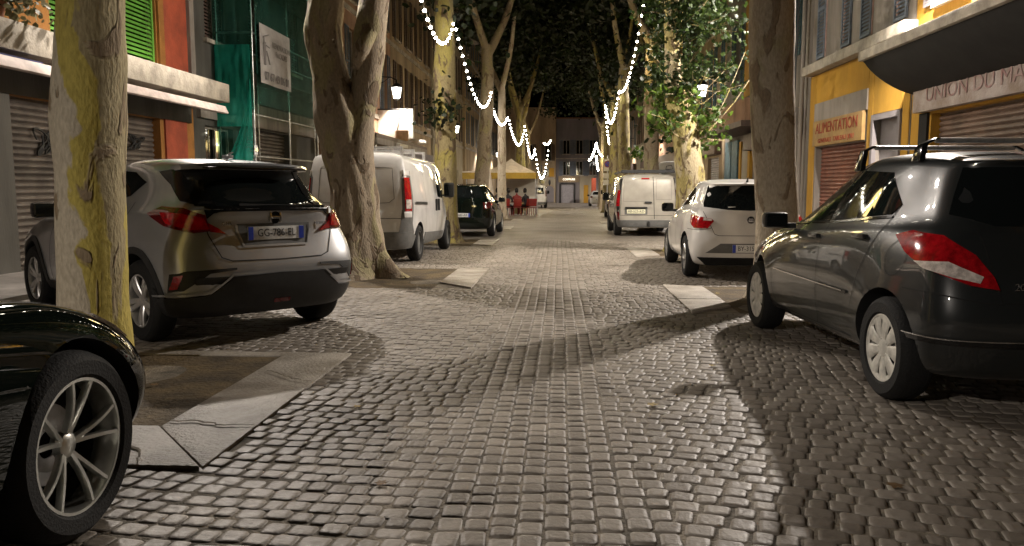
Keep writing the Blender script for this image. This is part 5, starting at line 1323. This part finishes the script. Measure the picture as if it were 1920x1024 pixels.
# lower bumper
c.decal('lower_bumper', 'C', [(-.93, -.34, .27), (-.92, -.44, .40), (-.80, -.68, .415), (-.62, -.74, .43), (-.42, -.76, .565), (0, -.78, .575), (.42, -.76, .565), (.62, -.74, .43), (.80, -.68, .415), (.92, -.44, .40), (.93, -.34, .27), (.7, -.6, .24), (0, -.7, .235), (-.7, -.6, .24)], M['plastic'], .022)
for s_ in (-1, 1):
    P_ = [(s_ * .86, -.55, .60), (s_ * .78, -.68, .625), (s_ * .40, -.77, .635), (s_ * .40, -.77, .618), (s_ * .62, -.75, .60), (s_ * .80, -.66, .47), (s_ * .87, -.52, .45)]
    c.decal('bumper_vent', 'C', P_, M['plastic'], .008); c.decal('reflector', 'C', [(s_ * .845, -.60, .585), (s_ * .80, -.66, .595), (s_ * .83, -.62, .485), (s_ * .865, -.55, .475)], M['red'], .014)
c.line('C', [(-.92, -.36, .42), (-.83, -.62, .435), (-.62, -.745, .45), (-.43, -.765, .585), (0, -.78, .592), (.43, -.765, .585), (.62, -.745, .45), (.83, -.62, .435), (.92, -.36, .42)], .016, M['silver'], .026, name='bumper_edge')
c.decal('rear_fog_lamp', 'B', [(-.05, .36), (.10, .36), (.10, .33), (-.05, .33)], M['dred'], .028)
c.decal('sill', 'L', [(.42, .25), (2.22, .25), (2.22, .36), (.42, .36)], M['plastic'], .010, mirror=True)
c.line('L', [(1.0, 1.10), (1.02, .6), (1.05, .38)], mirror=True); c.line('L', [(.30, 1.16), (.42, .8), (.45, .45)], mirror=True); c.line('L', [(2.05, 1.02), (2.1, .6), (2.08, .38)], mirror=True)
c.handle(1.20, .93, M['silver']); c.mirrors(1.95, 1.07, .86, M['gloss'], (.22, .13, .15))
c.wheels('double5', .222)
b = MB(); b.tube([(0, .12, 1.55), (0, .05, 1.59), (.0, .0, 1.60)], [.02, .012, .004], 8); b.box((0, .1, 1.562), (.05, .12, .03)); b.build('roof_antenna', M['silver'], c.t, bevel=.004)
b = MB(); b.tube([(-.08, -.30, 1.575), (-.04, -.28, 1.60), (.02, -.28, 1.60), (.03, -.29, 1.54)], .006, 6); b.build('antenna_wire', M['iron'], c.t) if False else None
q = MB(); q.box((0, -.60, 1.135), (.56, .012, .018), ry=.03); q.build('rear_wiper', M['plastic'], c.t)
q = MB(); q.box((.0, 3.40, .58), (1.3, .04, .12)); q.build('grille', M['plastic'], c.t)
c.decal('headlamp', 'F', [(-.82, .80), (-.45, .80), (-.45, .70), (-.78, .70)], M['clear'], .01, mirror=True)
SILVER = c

# --- dark grey hatchback at the right
rows = [row(.70, 3.20, -.45, .22), row(.81, 3.28, -.55, .22), row(.865, 3.37, -.63, .40, tf=.16), row(.875, 3.36, -.65, [(-.6, .56), (3.3, .52)], tf=.15), row(.875, 3.30, -.60, [(-.6, .76), (3.2, .66)], tf=.15, tr=.07),
        row(.86, 3.10, -.53, [(-.5, .93), (1.5, .86), (3.0, .78)], tf=.14, tr=.09), row(.82, 2.75, -.48, [(-.5, 1.04), (0, 1.03), (2.0, .93), (2.7, .90)], tf=.12, tr=.12, br=.10),
        row(.785, 2.22, -.42, [(-.4, 1.08), (.5, 1.03), (1.2, .98), (2.2, .98)], tf=.10, tr=.14, bf=.20, br=.10), row(.635, 1.42, -.28, [(-.3, 1.39), (.2, 1.44), (.8, 1.455), (1.4, 1.41)], tr=.10, bf=.16, br=.06),
        row(.53, 1.30, -.34, [(-.3, 1.42), (.2, 1.485), (.8, 1.50), (1.3, 1.45)], bf=.14, br=.05, rcr=.12), row(.28, 1.15, -.30, [(-.3, 1.43), (.2, 1.50), (.8, 1.515), (1.1, 1.48)], bf=.1)]
c = Car('parked_car', 'dark grey hatchback with roof bars and pale wheel covers parked at the right', (2.80, 4.93), 3.0, rows, {6: .35, 3: .2, 8: .3}, 2.54, .31, .765, M['grey'], .02)
c.glass('L', [(2.0, 1.0), (1.07, 1.04), (1.03, 1.40), (1.28, 1.395), (1.65, 1.24)], True); c.glass('L', [(.98, 1.045), (.20, 1.11), (.14, 1.17), (.36, 1.37), (.97, 1.40)], True)
c.decal('door_pillar', 'L', [(1.065, 1.035), (.985, 1.04), (.975, 1.41), (1.03, 1.41)], M['gloss'], .004, mirror=True)
c.line('L', [(2.05, .985), (1.0, 1.03), (.18, 1.095)], .016, M['gloss'], .008, mirror=True, name='window_strip')
c.glass('B', [(-.62, 1.12), (-.52, 1.385), (.52, 1.385), (.62, 1.12), (.45, 1.06), (-.45, 1.06)], name='rear_window'); c.glass('F', [(-.64, 1.05), (-.48, 1.36), (.48, 1.36), (.64, 1.05)], name='windscreen')
c.line('L', [(1.03, 1.38), (1.03, 1.05), (1.05, .75), (1.05, .34), (1.1, .29)], mirror=True); c.line('L', [(2.02, .98), (2.12, .75), (2.08, .42), (2.02, .30)], mirror=True); c.line('L', [(.15, 1.16), (.26, .92), (.36, .72), (.44, .50)], mirror=True)
c.line('L', [(.50, .29), (2.05, .29)], mirror=True)
c.line('L', [(.50, .585), (1.02, .59)], .022, M['gloss'], .010, mirror=True, name='rub_strip'); c.line('L', [(.56, .590), (2.02, .605)], .007, M['chrome'], .014, mirror=True, name='chrome_strip')
c.line('L', [(-.05 + .105 * math.cos(k * math.pi / 8), .86 + .105 * math.sin(k * math.pi / 8)) for k in range(17)], .005)
T1 = [(-.84, -.06, .985), (-.80, -.20, 1.015), (-.72, -.40, .995), (-.62, -.54, .90), (-.55, -.60, .79), (-.53, -.62, .725), (-.66, -.58, .745), (-.78, -.44, .805), (-.83, -.20, .895)]
c.decal('tail_lamp', 'C', T1, M['red'], .022, mirror=True)
c.decal('clear_lens', 'C', [(-.815, -.30, .855), (-.72, -.46, .86), (-.60, -.585, .79), (-.62, -.59, .755), (-.72, -.52, .78), (-.80, -.38, .82)], M['clear'], .028, mirror=True)
c.line('B', [(-.545, 1.06), (-.53, .80), (-.50, .66), (0, .65), (.50, .66), (.53, .80), (.545, 1.06)]); c.line('C', [(-.88, -.25, .70), (-.80, -.45, .70), (-.6, -.60, .66), (-.5, -.62, .655)], mirror=True)
c.line('C', [(-.88, -.30, .44), (-.80, -.52, .44), (-.5, -.66, .44), (0, -.68, .44), (.5, -.66, .44), (.8, -.52, .44), (.88, -.3, .44)], .025, M['gloss'], .012, name='bumper_strip')
c.line('C', [(-.88, -.30, .46), (-.80, -.52, .46), (-.5, -.66, .46), (0, -.68, .46), (.5, -.66, .46)], .006, M['chrome'], .02, name='chrome_strip')
c.plate(0, .80, 'BX-412-TR'); h, _ = c.hit((-.12, -4, .88), (0, 1, 0))
b = MB(); b.box((0, h.y - .02, .885), (.50, .04, .03)); b.build('plate_lamp_bar', M['gloss'], c.t, bevel=.006)
b = MB(); b.lathe([(.001, -.012), (.02, -.010), (.03, 0)], 16, 'Y', (-.33, h.y - .005, .88)); b.build('lock_button', M['chrome'], c.t, sm=40)
text('badge_letters', '207', .055, M['chrome'], c.t, frame((-.40, c.hit((-.4, -4, .74), (0, 1, 0))[0].y - .01, .745), (1, 0, 0), (0, 0, 1)), .003)
b = MB(); b.lathe([(.001, -.012), (.03, -.010), (.035, 0)], 16, 'Y', (0, h.y - .005, .99)); b.build('emblem', M['chrome'], c.t, sm=40)
c.handle(1.17, .93, M['grey']); c.handle(.42, .965, M['grey']); c.mirrors(1.82, 1.02, .84, M['grey'], (.20, .11, .13))
c.wheels('cover', .205, m=M['cover'])
for y in (1.02, .18):
    b = MB(); b.tube([(-.50, y, 1.562), (.50, y, 1.562)], .016, 8); o = b.build('roof_bar', M['galv'], c.t, sm=60)
    for sx in (-1, 1):
        zr = c.hit((sx * .55, y, 4), (0, 0, -1))[0].z
        q = MB(); V = []
        for (x, z, hw_) in ((.60, zr - .03, .055), (.585, zr + .05, .045), (.57, 1.54, .03), (.49, 1.577, .022)):
            for dx in (-.018, .018):
                for dy in (-hw_, hw_): V.append((sx * (x + dx), y + dy, z))
        q.add(V, [(4 * k + a_, 4 * k + b_, 4 * k + 4 + b_, 4 * k + 4 + a_) for k in range(3) for a_, b_ in ((0, 1), (1, 3), (3, 2), (2, 0))] + [(0, 2, 3, 1), (12, 13, 15, 14)])
        q.build('bar_foot', M['gloss'], o, bevel=.006, fix=True)
b = MB(); b.tube([(-.02, -.14, 1.45), (.03, -.18, 1.50)], [.02, .012], 8); b.tube([(.03, -.18, 1.50), (.14, -.30, 1.74)], .0035, 5); b.build('roof_antenna', M['iron'], c.t, sm=50)
c.decal('stop_lamp', 'B', [(-.14, 1.405), (.14, 1.405), (.14, 1.388), (-.14, 1.388)], M['dred'], .01)
c.decal('headlamp', 'F', [(-.76, .80), (-.45, .72), (-.45, .62), (-.74, .62)], M['clear'], .01, mirror=True); q = MB(); q.box((0, 3.25, .42), (1.0, .2, .22)); q.build('grille', M['plastic'], c.t)
q = MB(); q.box((0, -.46, 1.10), (.42, .012, .014), ry=.1); q.build('rear_wiper', M['plastic'], c.t)
GREY = c

# --- white hatchback behind the tan trunk
rows = [row(.68, 3.20, -.50, .20), row(.78, 3.26, -.62, .21), row(.84, 3.33, -.70, .38, tf=.16), row(.85, 3.32, -.72, [(-.7, .56), (3.3, .52)], tf=.15), row(.845, 3.26, -.66, [(-.6, .78), (3.2, .66)], tf=.15, tr=.07),
        row(.825, 3.05, -.60, [(-.6, .93), (1.5, .86), (3.0, .78)], tf=.14, tr=.10), row(.79, 2.70, -.60, [(-.6, 1.00), (0, 1.0), (2.0, .93), (2.7, .90)], tf=.12, tr=.12, br=.10),
        row(.74, 2.15, -.54, [(-.4, 1.04), (.5, 1.03), (1.2, 1.0), (2.2, .99)], tf=.10, tr=.12, bf=.20, br=.10), row(.595, 1.25, -.32, [(-.3, 1.34), (.2, 1.39), (.8, 1.40), (1.2, 1.36)], tr=.08, bf=.16, br=.07),
        row(.50, 1.15, -.40, [(-.4, 1.365), (.2, 1.435), (.8, 1.445), (1.1, 1.40)], bf=.14, br=.05, rcr=.10), row(.25, .95, -.34, [(-.3, 1.39), (.2, 1.45), (.8, 1.455), (1.0, 1.42)], bf=.1)]
c = Car('parked_car', 'white hatchback with a wide dark rear window half hidden by the tan trunk', (2.70, 12.07), -1.4, rows, {6: .4, 3: .2, 8: .3, 9: .25}, 2.47, .31, .74, M['white'], .018)
c.glass('L', [(1.90, 1.01), (1.03, 1.04), (.98, 1.345), (1.15, 1.335), (1.5, 1.20)], True); c.glass('L', [(.96, 1.045), (.25, 1.07), (.13, 1.16), (.35, 1.31), (.95, 1.345)], True)
c.glass('B', [(-.62, 1.04), (-.61, 1.10), (-.53, 1.34), (0, 1.35), (.53, 1.34), (.61, 1.10), (.62, 1.04), (.3, 1.0), (0, .99), (-.3, 1.0)], name='rear_window'); c.glass('F', [(-.62, 1.04), (-.46, 1.34), (.46, 1.34), (.62, 1.04)], name='windscreen')
c.decal('tail_lamp', 'C', [(-.81, -.28, .92), (-.72, -.50, .905), (-.56, -.66, .87), (-.53, -.68, .84), (-.60, -.64, .74), (-.76, -.50, .74), (-.81, -.34, .82)], M['red'], .018, mirror=True)
c.decal('clear_lens', 'C', [(-.66, -.60, .885), (-.56, -.66, .865), (-.555, -.665, .84), (-.66, -.60, .845)], M['clear'], .024, mirror=True)
c.line('B', [(-.64, .98), (-.545, .76), (-.50, .66), (-.44, .64), (.44, .64), (.50, .66), (.545, .76), (.64, .98)]); c.line('C', [(-.84, -.2, .72), (-.7, -.6, .72), (-.56, -.66, .74)], .006, mirror=True)
c.decal('lower_bumper', 'B', [(-.62, .395), (-.42, .53), (.42, .53), (.62, .395)], M['gplastic'], .006); c.decal('under_valance', 'B', [(-.72, .33), (.72, .33), (.6, .22), (-.6, .22)], M['well'], .010)
c.plate(0, .46, 'BY-315-QN', dy=-.02)
h, _ = c.hit((0, -4, .84), (0, 1, 0)); b = MB(); b.lathe([(.001, -.012), (.045, -.012), (.052, -.004), (.052, 0)], 20, 'Y', (0, h.y - .004, .86)); o = b.build('emblem', M['gloss'], c.t, sm=40); b = MB(); b.box((0, h.y - .018, .845), (.07, .006, .018)); b.box((0, h.y - .018, .875), (.06, .006, .012)); b.build('emblem_bar', M['chrome'], o)
q = MB(); q.box((-.25, -.535, 1.03), (.10, .02, .035)); q.build('window_sticker', M['sticker'], c.t); q = MB(); q.tube([(0, -.3, 1.40), (0, -.36, 1.46)], [.02, .006], 8); q.build('roof_antenna', M['iron'], c.t)
c.line('L', [(1.0, 1.35), (1.0, .7), (1.02, .28)], mirror=True); c.line('L', [(.12, 1.13), (.25, .9), (.42, .5)], mirror=True); c.line('L', [(2.0, .97), (2.05, .5), (2.0, .3)], mirror=True)
c.handle(1.15, .90, M['white']); c.mirrors(1.78, 1.0, .80, M['gloss'], (.20, .12, .15)); c.wheels('five', .205)
c.decal('headlamp', 'F', [(-.74, .80), (-.45, .72), (-.45, .62), (-.72, .62)], M['clear'], .01, mirror=True)

# --- vans
def van_rows(w, h, f, r, wb, roofw=.82, hood=1.05, cowl=1.25, ys=2.55, gl=1.02):
    return [row(w * .84, f - .12, r + .12, .24), row(w * .93, f - .05, r + .03, .26), row(w * .985, f, r, .46, tf=.12, br=.03), row(w, f, r, [(0, .78), (f, .70)], tf=.12, tr=.02, br=.03),
            row(w, f - .06, r, [(0, gl), (f, .90)], tf=.12, tr=.02, br=.03, rcr=.12), row(w * .985, f - .35, r + .005, [(0, gl + .20), (f, hood)], tf=.14, tr=.03, br=.03, rcr=.12),
            row(w * .955, ys + .72, r + .01, [(0, gl + .32), (ys, cowl), (f, cowl)], tf=.10, tr=.03, bf=.22, br=.03, rcr=.12), row(w * .90, ys + .25, r + .04, [(0, (gl + h) / 2 + .22), (f, (cowl + h) / 2 + .12)], tf=.08, tr=.03, bf=.18, br=.03, rcr=.12),
            row(w * roofw, ys - .10, r + .09, h - .09, tf=.06, tr=.03, bf=.15, br=.03, rcr=.10), row(w * roofw * .84, ys - .22, r + .14, h - .02, bf=.12, br=.03, rcr=.08), row(w * .4, ys - .4, r + .25, h + .005, bf=.1)]
rows = van_rows(.95, 1.95, 3.93, -.85, 3.10, .86, 1.15, 1.32, 3.0, 1.05)
c = Car('parked_van', 'white panel van with tall red tail lamps behind the gnarled forked tree', (-3.50, 14.55), -1.6, rows, {4: .2, 8: .3, 9: .2}, 3.10, .33, .85, M['vanwhite'], .02, cat='van')
for s_ in (-1, 1):
    c.decal('lamp_pillar', 'C', [(s_ * .93, -.55, 1.62), (s_ * .87, -.82, 1.62), (s_ * .82, -.86, 1.5), (s_ * .84, -.86, .60), (s_ * .95, -.60, .60), (s_ * .95, -.52, 1.0)], M['gplastic'], .006)
    c.decal('tail_lamp', 'C', [(s_ * .93, -.70, 1.50), (s_ * .86, -.83, 1.50), (s_ * .87, -.83, .92), (s_ * .94, -.70, .92)], M['red'], .025)
    c.decal('reversing_lens', 'C', [(s_ * .93, -.73, 1.12), (s_ * .88, -.81, 1.12), (s_ * .88, -.81, .97), (s_ * .93, -.73, .97)], M['clear'], .031)
    for z in (1.575, .86): c.decal('lamp_cap', 'C', [(s_ * .93, -.70, z + .055), (s_ * .85, -.83, z + .055), (s_ * .86, -.83, z - .045), (s_ * .94, -.70, z - .045)], M['vanwhite'], .028)
    c.line('B', [(s_ * .12, 1.72), (s_ * .10, 1.10), (s_ * .16, 1.02), (s_ * .60, 1.04), (s_ * .70, 1.12), (s_ * .66, 1.68), (s_ * .60, 1.74), (s_ * .12, 1.72)], .02, M['vanwhite'], .012, name='pressed_panel')
    c.line('B', [(s_ * .15, 1.69), (s_ * .13, 1.12), (s_ * .18, 1.05), (s_ * .58, 1.07), (s_ * .67, 1.14), (s_ * .63, 1.66), (s_ * .15, 1.69)], .010, M['gplastic'], .005)
c.line('B', [(0, 1.85), (0, .52)], .014); c.decal('rear_bumper', 'C', [(-.95, -.40, .48), (-.93, -.70, .56), (-.8, -.86, .56), (0, -.88, .56), (.8, -.86, .56), (.93, -.70, .56), (.95, -.40, .48), (.93, -.5, .28), (0, -.8, .28), (-.93, -.5, .28)], M['gplastic'], .03)
c.decal('lower_side_trim', 'L', [(.52, .27), (2.60, .27), (2.60, .44), (.52, .50)], M['gplastic'], .012, mirror=True); c.decal('corner_trim', 'R', [(-.80, .30), (-.45, .30), (-.40, .55), (-.62, .80), (-.80, .95)], M['gplastic'], .01); c.decal('corner_trim', 'L', [(-.80, .30), (-.45, .30), (-.40, .55), (-.62, .80), (-.80, .95)], M['gplastic'], .01)
c.line('L', [(-.35, 1.06), (.65, 1.04)], .05, M['plastic'], .02, mirror=True, name='slide_rail'); c.line('L', [(1.72, 1.72), (1.72, .30)], mirror=True, w=.01); c.line('L', [(.62, 1.75), (.60, .95), (.62, .5)], mirror=True, w=.008); c.line('L', [(2.72, 1.2), (2.75, .5), (2.6, .3)], mirror=True)
c.glass('L', [(1.88, 1.16), (1.90, 1.68), (2.45, 1.66), (2.72, 1.45), (2.95, 1.22), (2.6, 1.12)], True); c.glass('F', [(-.72, 1.35), (-.62, 1.78), (.62, 1.78), (.72, 1.35)], name='windscreen')
for y in (1.60, 1.90): c.handle(y, 1.0, M['plastic'], .045) if False else None
for sx in (-1, 1):
    for y in (1.60, 1.88):
        h, _ = c.hit((sx * 3, y, 1.02), (-sx, 0, 0)); b = MB(); b.box((h.x + sx * .02, y, 1.0), (.04, .07, .24)); b.build('door_handle', M['plastic'], c.t, bevel=.015)
c.mirrors(2.68, 1.30, .93, M['plastic'], (.22, .14, .32)); c.wheels('steel', .215, m=M['gplastic'])
for y in (-.35, .65, 1.65): b = MB(); b.box((0, y, 2.04), (1.45, .05, .04)); [b.box((sx * .70, y, 1.97), (.05, .08, .14)) for sx in (-1, 1)]; b.build('roof_bar', M['galv'], c.t, bevel=.006)
b = MB(); b.tube([(-.72, -.25, 1.98), (-.72, -.3, 2.16), (-.50, -.3, 2.20), (-.48, -.3, 2.0)], .018, 8); b.build('ladder_hoop', M['galv'], c.t, sm=50)
c.decal('lower_seam', 'B', [(-.80, .80), (.80, .80), (.80, .79), (-.80, .79)], M['seam'], .004)

rows = van_rows(.90, 1.78, 3.62, -.72, 2.70, .88, 1.05, 1.22, 2.65, .98)
c = Car('parked_van', 'pale silver panel van with a black roof rack and cream number plate', (2.50, 23.7), .5, rows, {4: .2, 8: .3, 9: .2}, 2.70, .31, .80, M['beige'], .02, cat='van')
for s_ in (-1, 1):
    c.decal('lamp_pillar', 'C', [(s_ * .80, -.58, 1.70), (s_ * .74, -.66, 1.68), (s_ * .79, -.69, 1.2), (s_ * .84, -.70, .6), (s_ * .90, -.58, .6), (s_ * .90, -.56, 1.1)], M['plastic'], .006)
    c.decal('tail_lamp', 'C', [(s_ * .875, -.60, 1.32), (s_ * .80, -.68, 1.32), (s_ * .82, -.69, .86), (s_ * .90, -.60, .86)], M['red'], .02); c.decal('reflector', 'C', [(s_ * .89, -.60, .70), (s_ * .84, -.68, .70), (s_ * .84, -.68, .48), (s_ * .89, -.60, .48)], M['dred'], .02)
c.line('B', [(.13, 1.70), (.16, .98), (.18, .50)], .016); c.line('B', [(-.74, 1.66), (-.78, .60), (.78, .60), (.74, 1.66)], .01)
c.line('B', [(.22, 1.64), (.22, 1.05), (.66, 1.05), (.64, 1.64), (.22, 1.64)], .007, M['gplastic']); c.line('B', [(-.68, 1.62), (-.70, 1.0), (.06, 1.0)], .007, M['gplastic'])
c.decal('rear_bumper', 'C', [(-.90, -.40, .46), (-.88, -.60, .47), (0, -.72, .47), (.88, -.60, .47), (.90, -.40, .46), (.88, -.45, .28), (0, -.65, .28), (-.88, -.45, .28)], M['gplastic'], .025); q = MB(); q.box((.02, -.76, .36), (.07, .06, .16)); q.build('tow_hitch', M['iron'], c.t, bevel=.008)
c.decal('plate_recess', 'B', [(-.66, .83), (-.02, .83), (-.02, .62), (-.66, .62)], M['gplastic'], .003); b = MB(); b.box((-.34, -.76, .83), (.62, .07, .035)); b.build('plate_lamp_bar', M['plastic'], c.t, bevel=.01)
c.plate(-.34, .715, 'AB-525-KD', .52, .12, 'yplate', bands=False, dy=-.014); b = MB(); b.box((0, -.75, .97), (.20, .05, .05)); b.build('door_handle', M['plastic'], c.t, bevel=.015)
c.decal('stop_lamp', 'B', [(-.20, 1.655), (.03, 1.655), (.03, 1.62), (-.20, 1.62)], M['red'], .02)
c.glass('L', [(1.65, 1.1), (1.68, 1.55), (2.2, 1.53), (2.5, 1.35), (2.65, 1.15)], True); c.glass('F', [(-.70, 1.25), (-.6, 1.62), (.6, 1.62), (.7, 1.25)], name='windscreen'); c.line('L', [(1.5, 1.6), (1.5, .3)], mirror=True)
c.mirrors(2.62, 1.13, .88, M['gloss'], (.20, .14, .26)); c.wheels('steel', .20, m=M['gplastic']); c.handle(1.65, .95, M['plastic'])
t = c.t
b = MB(); b.box((0, -.50, 1.86), (1.50, .05, .07)); b.box((0, .9, 1.86), (1.50, .05, .05)); [b.box((sx * .74, .75, 1.84), (.05, 2.5, .05)) for sx in (-1, 1)]; b.tube([(.5, -.54, 1.90), (.52, -.54, 2.0), (.66, -.54, 2.02), (.70, -.54, 1.92), (.5, -.54, 1.90)], .014, 6); b.build('roof_rack', M['plastic'], c.t)

# --- black car in the near left corner: only its front right corner is in view
rows = [row(.72, 3.55, -.80, .22), row(.86, 3.60, -.9, .23, tf=.03, bf=.24, rcf=.26), row(.925, 3.66, -1.0, .42, tf=.02, bf=.24, rcf=.26), row(.93, 3.64, -1.0, [(-.9, .62), (3.5, .56)], tf=.02, bf=.26, rcf=.26), row(.92, 3.57, -.95, [(-.9, .82), (2.8, .75), (3.4, .67)], tf=.05, bf=.28, rcf=.28),
        row(.885, 3.42, -.90, [(-.9, .93), (1.5, .90), (2.8, .86), (3.2, .77)], tf=.08, bf=.32, rcf=.36), row(.80, 3.0, -.86, [(-.9, .99), (1.5, .95), (2.6, .90), (3.0, .84)], tf=.10, bf=.28), row(.74, 2.0, -.6, [(-.9, 1.03), (1.5, 1.0), (2.1, .965)], bf=.25, tr=.12),
        row(.57, 1.1, 0, [(0, 1.32), (.8, 1.36)], bf=.16), row(.44, 1.0, .05, [(0, 1.36), (.8, 1.41)], bf=.12), row(.25, .9, .1, 1.42, bf=.1)]
c = Car('parked_car', 'glossy black car in the near left corner with a dark twin spoke wheel', (-2.675, 2.70 - 2.80), -1.5, rows, {6: .3, 5: .15, 4: .1}, 2.80, .34, .80, M['black'], .008, .385)
c.glass('L', [(1.7, 1.02), (1.0, 1.05), (.95, 1.30), (1.1, 1.29)], True); c.glass('L', [(.9, 1.05), (.0, 1.06), (.2, 1.27), (.9, 1.3)], True); c.glass('F', [(-.62, 1.02), (-.46, 1.32), (.46, 1.32), (.62, 1.02)], name='windscreen'); c.glass('B', [(-.6, 1.06), (-.46, 1.3), (.46, 1.3), (.6, 1.06)], name='rear_window')
c.line('T', [(.79, 2.3), (.77, 2.9), (.70, 3.15), (.5, 3.27), (0, 3.35), (-.5, 3.27), (-.7, 3.15), (-.77, 2.9), (-.79, 2.3)], .008)
c.decal('headlamp', 'F', [(-.80, .76), (-.48, .72), (-.48, .62), (-.78, .64)], M['clear'], .01, mirror=True); c.line('L', [(1.9, .98), (1.95, .5), (1.9, .3)], mirror=True); c.decal('grille', 'F', [(-.4, .6), (.4, .6), (.35, .35), (-.35, .35)], M['plastic'], .008)
c.mirrors(1.65, 1.02, .84, M['black']); c.wheels('twin5', .243, .225, m=M['darkalloy']); c.handle(.9, .86, M['black'])

# --- dark hatchback behind the white van and the far cars
def simple_car(label, x, y, a, w, h, mt, ro=.75, wb=2.5, fo=.85, plate='', lamp='dred', z_=0, grp='far parked cars'):
    f = wb + fo; r = -ro; k = h / 1.45
    rows = [row(w * .82, f - .12, r + .15, .22), row(w * .95, f - .05, r + .05, .24), row(w * .99, f, r, .42), row(w, f, r, [(0, .62), (f, .55)]), row(w, f - .1, r + .04, [(0, .84 * k), (f, .68)]),
            row(w * .97, f - .4, r + .08, [(0, .96 * k), (f, .82 * k)]), row(w * .92, 2.2, r + .12, [(0, 1.03 * k), (2, 1.0 * k)], bf=.2, tr=.1), row(w * .70, 1.2, r + .36, [(r, 1.34 * k), (.5, 1.39 * k)], bf=.16), row(w * .55, 1.1, r + .38, [(r, 1.37 * k), (.5, 1.44 * k)]), row(w * .3, 1.0, r + .42, [(r, 1.38 * k), (.5, 1.45 * k)])]
    c = Car('parked_car', label, (x, y), a, rows, {6: .3, 8: .3}, wb, .32, w - .11, mt, .02, levels=1 if y > 35 else 2)
    c.glass('B', [(-w * .70, 1.06 * k), (-w * .58, 1.34 * k), (w * .58, 1.34 * k), (w * .70, 1.06 * k)], name='rear_window'); c.glass('L', [(1.9, 1.04 * k), (.2, 1.07 * k), (.35, 1.32 * k), (1.2, 1.33 * k)], True); c.glass('F', [(-w * .7, 1.04 * k), (-w * .55, 1.33 * k), (w * .55, 1.33 * k), (w * .7, 1.04 * k)], name='windscreen')
    for s_ in (-1, 1): c.decal('tail_lamp', 'C', [(s_ * w * .97, r + .28, .95 * k), (s_ * w * .72, r + .06, .93 * k), (s_ * w * .74, r + .04, .76 * k), (s_ * w * .98, r + .26, .80 * k)], M[lamp], .015)
    c.plate(0, .62, plate or 'AC-204-MP'); c.mirrors(1.78, 1.0 * k, w * .93, M['gloss']); c.wheels('five', .2); c.line('B', [(-w * .7, .95), (-w * .62, .55), (w * .62, .55), (w * .7, .95)])
    c.line('L', [(1.0, 1.02), (1.0, .3)], mirror=True); c.handle(1.15, .9, mt)
    return c
simple_car('glossy black hatchback parked ahead of the white van by the left trees', -2.75, 23.0, -1, .89, 1.50, M['black'], plate='DL-683-AX')
simple_car('dark red car partly hidden ahead of the pale silver van', 3.15, 39.2, 0, .85, 1.42, M['darkred'])
simple_car('small white hatchback parked far down the right side', 3.6, 75, 0, .86, 1.46, M['vanwhite'])
def far_van(label, x, y, a, w, h, mt, rear_glass=False, name='parked_van'):
    rows = van_rows(w, h, 3.9, -.85, 3.0, .88, 1.15, 1.32, 2.9, 1.05)
    c = Car(name, label, (x, y), a, rows, {4: .2, 8: .35, 9: .3}, 3.0, .33, w - .11, mt, .02, cat='van', levels=1)
    for s_ in (-1, 1): c.decal('tail_lamp', 'C', [(s_ * .97 * w, -.70, 1.45), (s_ * .9 * w, -.83, 1.45), (s_ * .92 * w, -.83, .95), (s_ * w, -.70, .95)], M['dred'], .02)
    c.line('B', [(0, h - .12), (0, .5)], .014); c.decal('rear_bumper', 'B', [(-w * .92, .5), (w * .92, .5), (w * .9, .3), (-w * .9, .3)], M['gplastic'], .02)
    if rear_glass: c.glass('B', [(-w * .75, 1.15), (-w * .68, h - .22), (w * .68, h - .22), (w * .75, 1.15)], name='rear_window')
    c.glass('L', [(1.88, 1.16), (1.90, h - .3), (2.45, h - .34), (2.9, 1.22)], True); c.glass('F', [(-.7 * w, 1.35), (-.62 * w, h - .25), (.62 * w, h - .25), (.7 * w, 1.35)], name='windscreen'); c.mirrors(2.68, 1.30, w * .98, M['plastic'], (.2, .14, .3)); c.wheels('steel', .215, m=M['gplastic']); c.plate(-.3, .62, 'BK-907-ZE')
    return c
far_van('white and green people carrier parked far down the left side', -1.95, 66.5, 0, .86, 1.9, M['vanwhite'], True)
far_van('tall white van seen above the roof rack of the pale silver van', 4.75, 33, 0, 1.0, 2.5, M['vanwhite'])
c = far_van('grey van with a dark tarpaulin on its roof far down the right side', 3.95, 53, 0, .95, 2.0, M['midgrey'])
b = MB(); b.box((0, 1.0, 2.12), (1.5, 2.8, .28)); b.build('roof_tarpaulin', M['plastic'], c.t, bevel=.08)
print('objects', len(COL.objects))
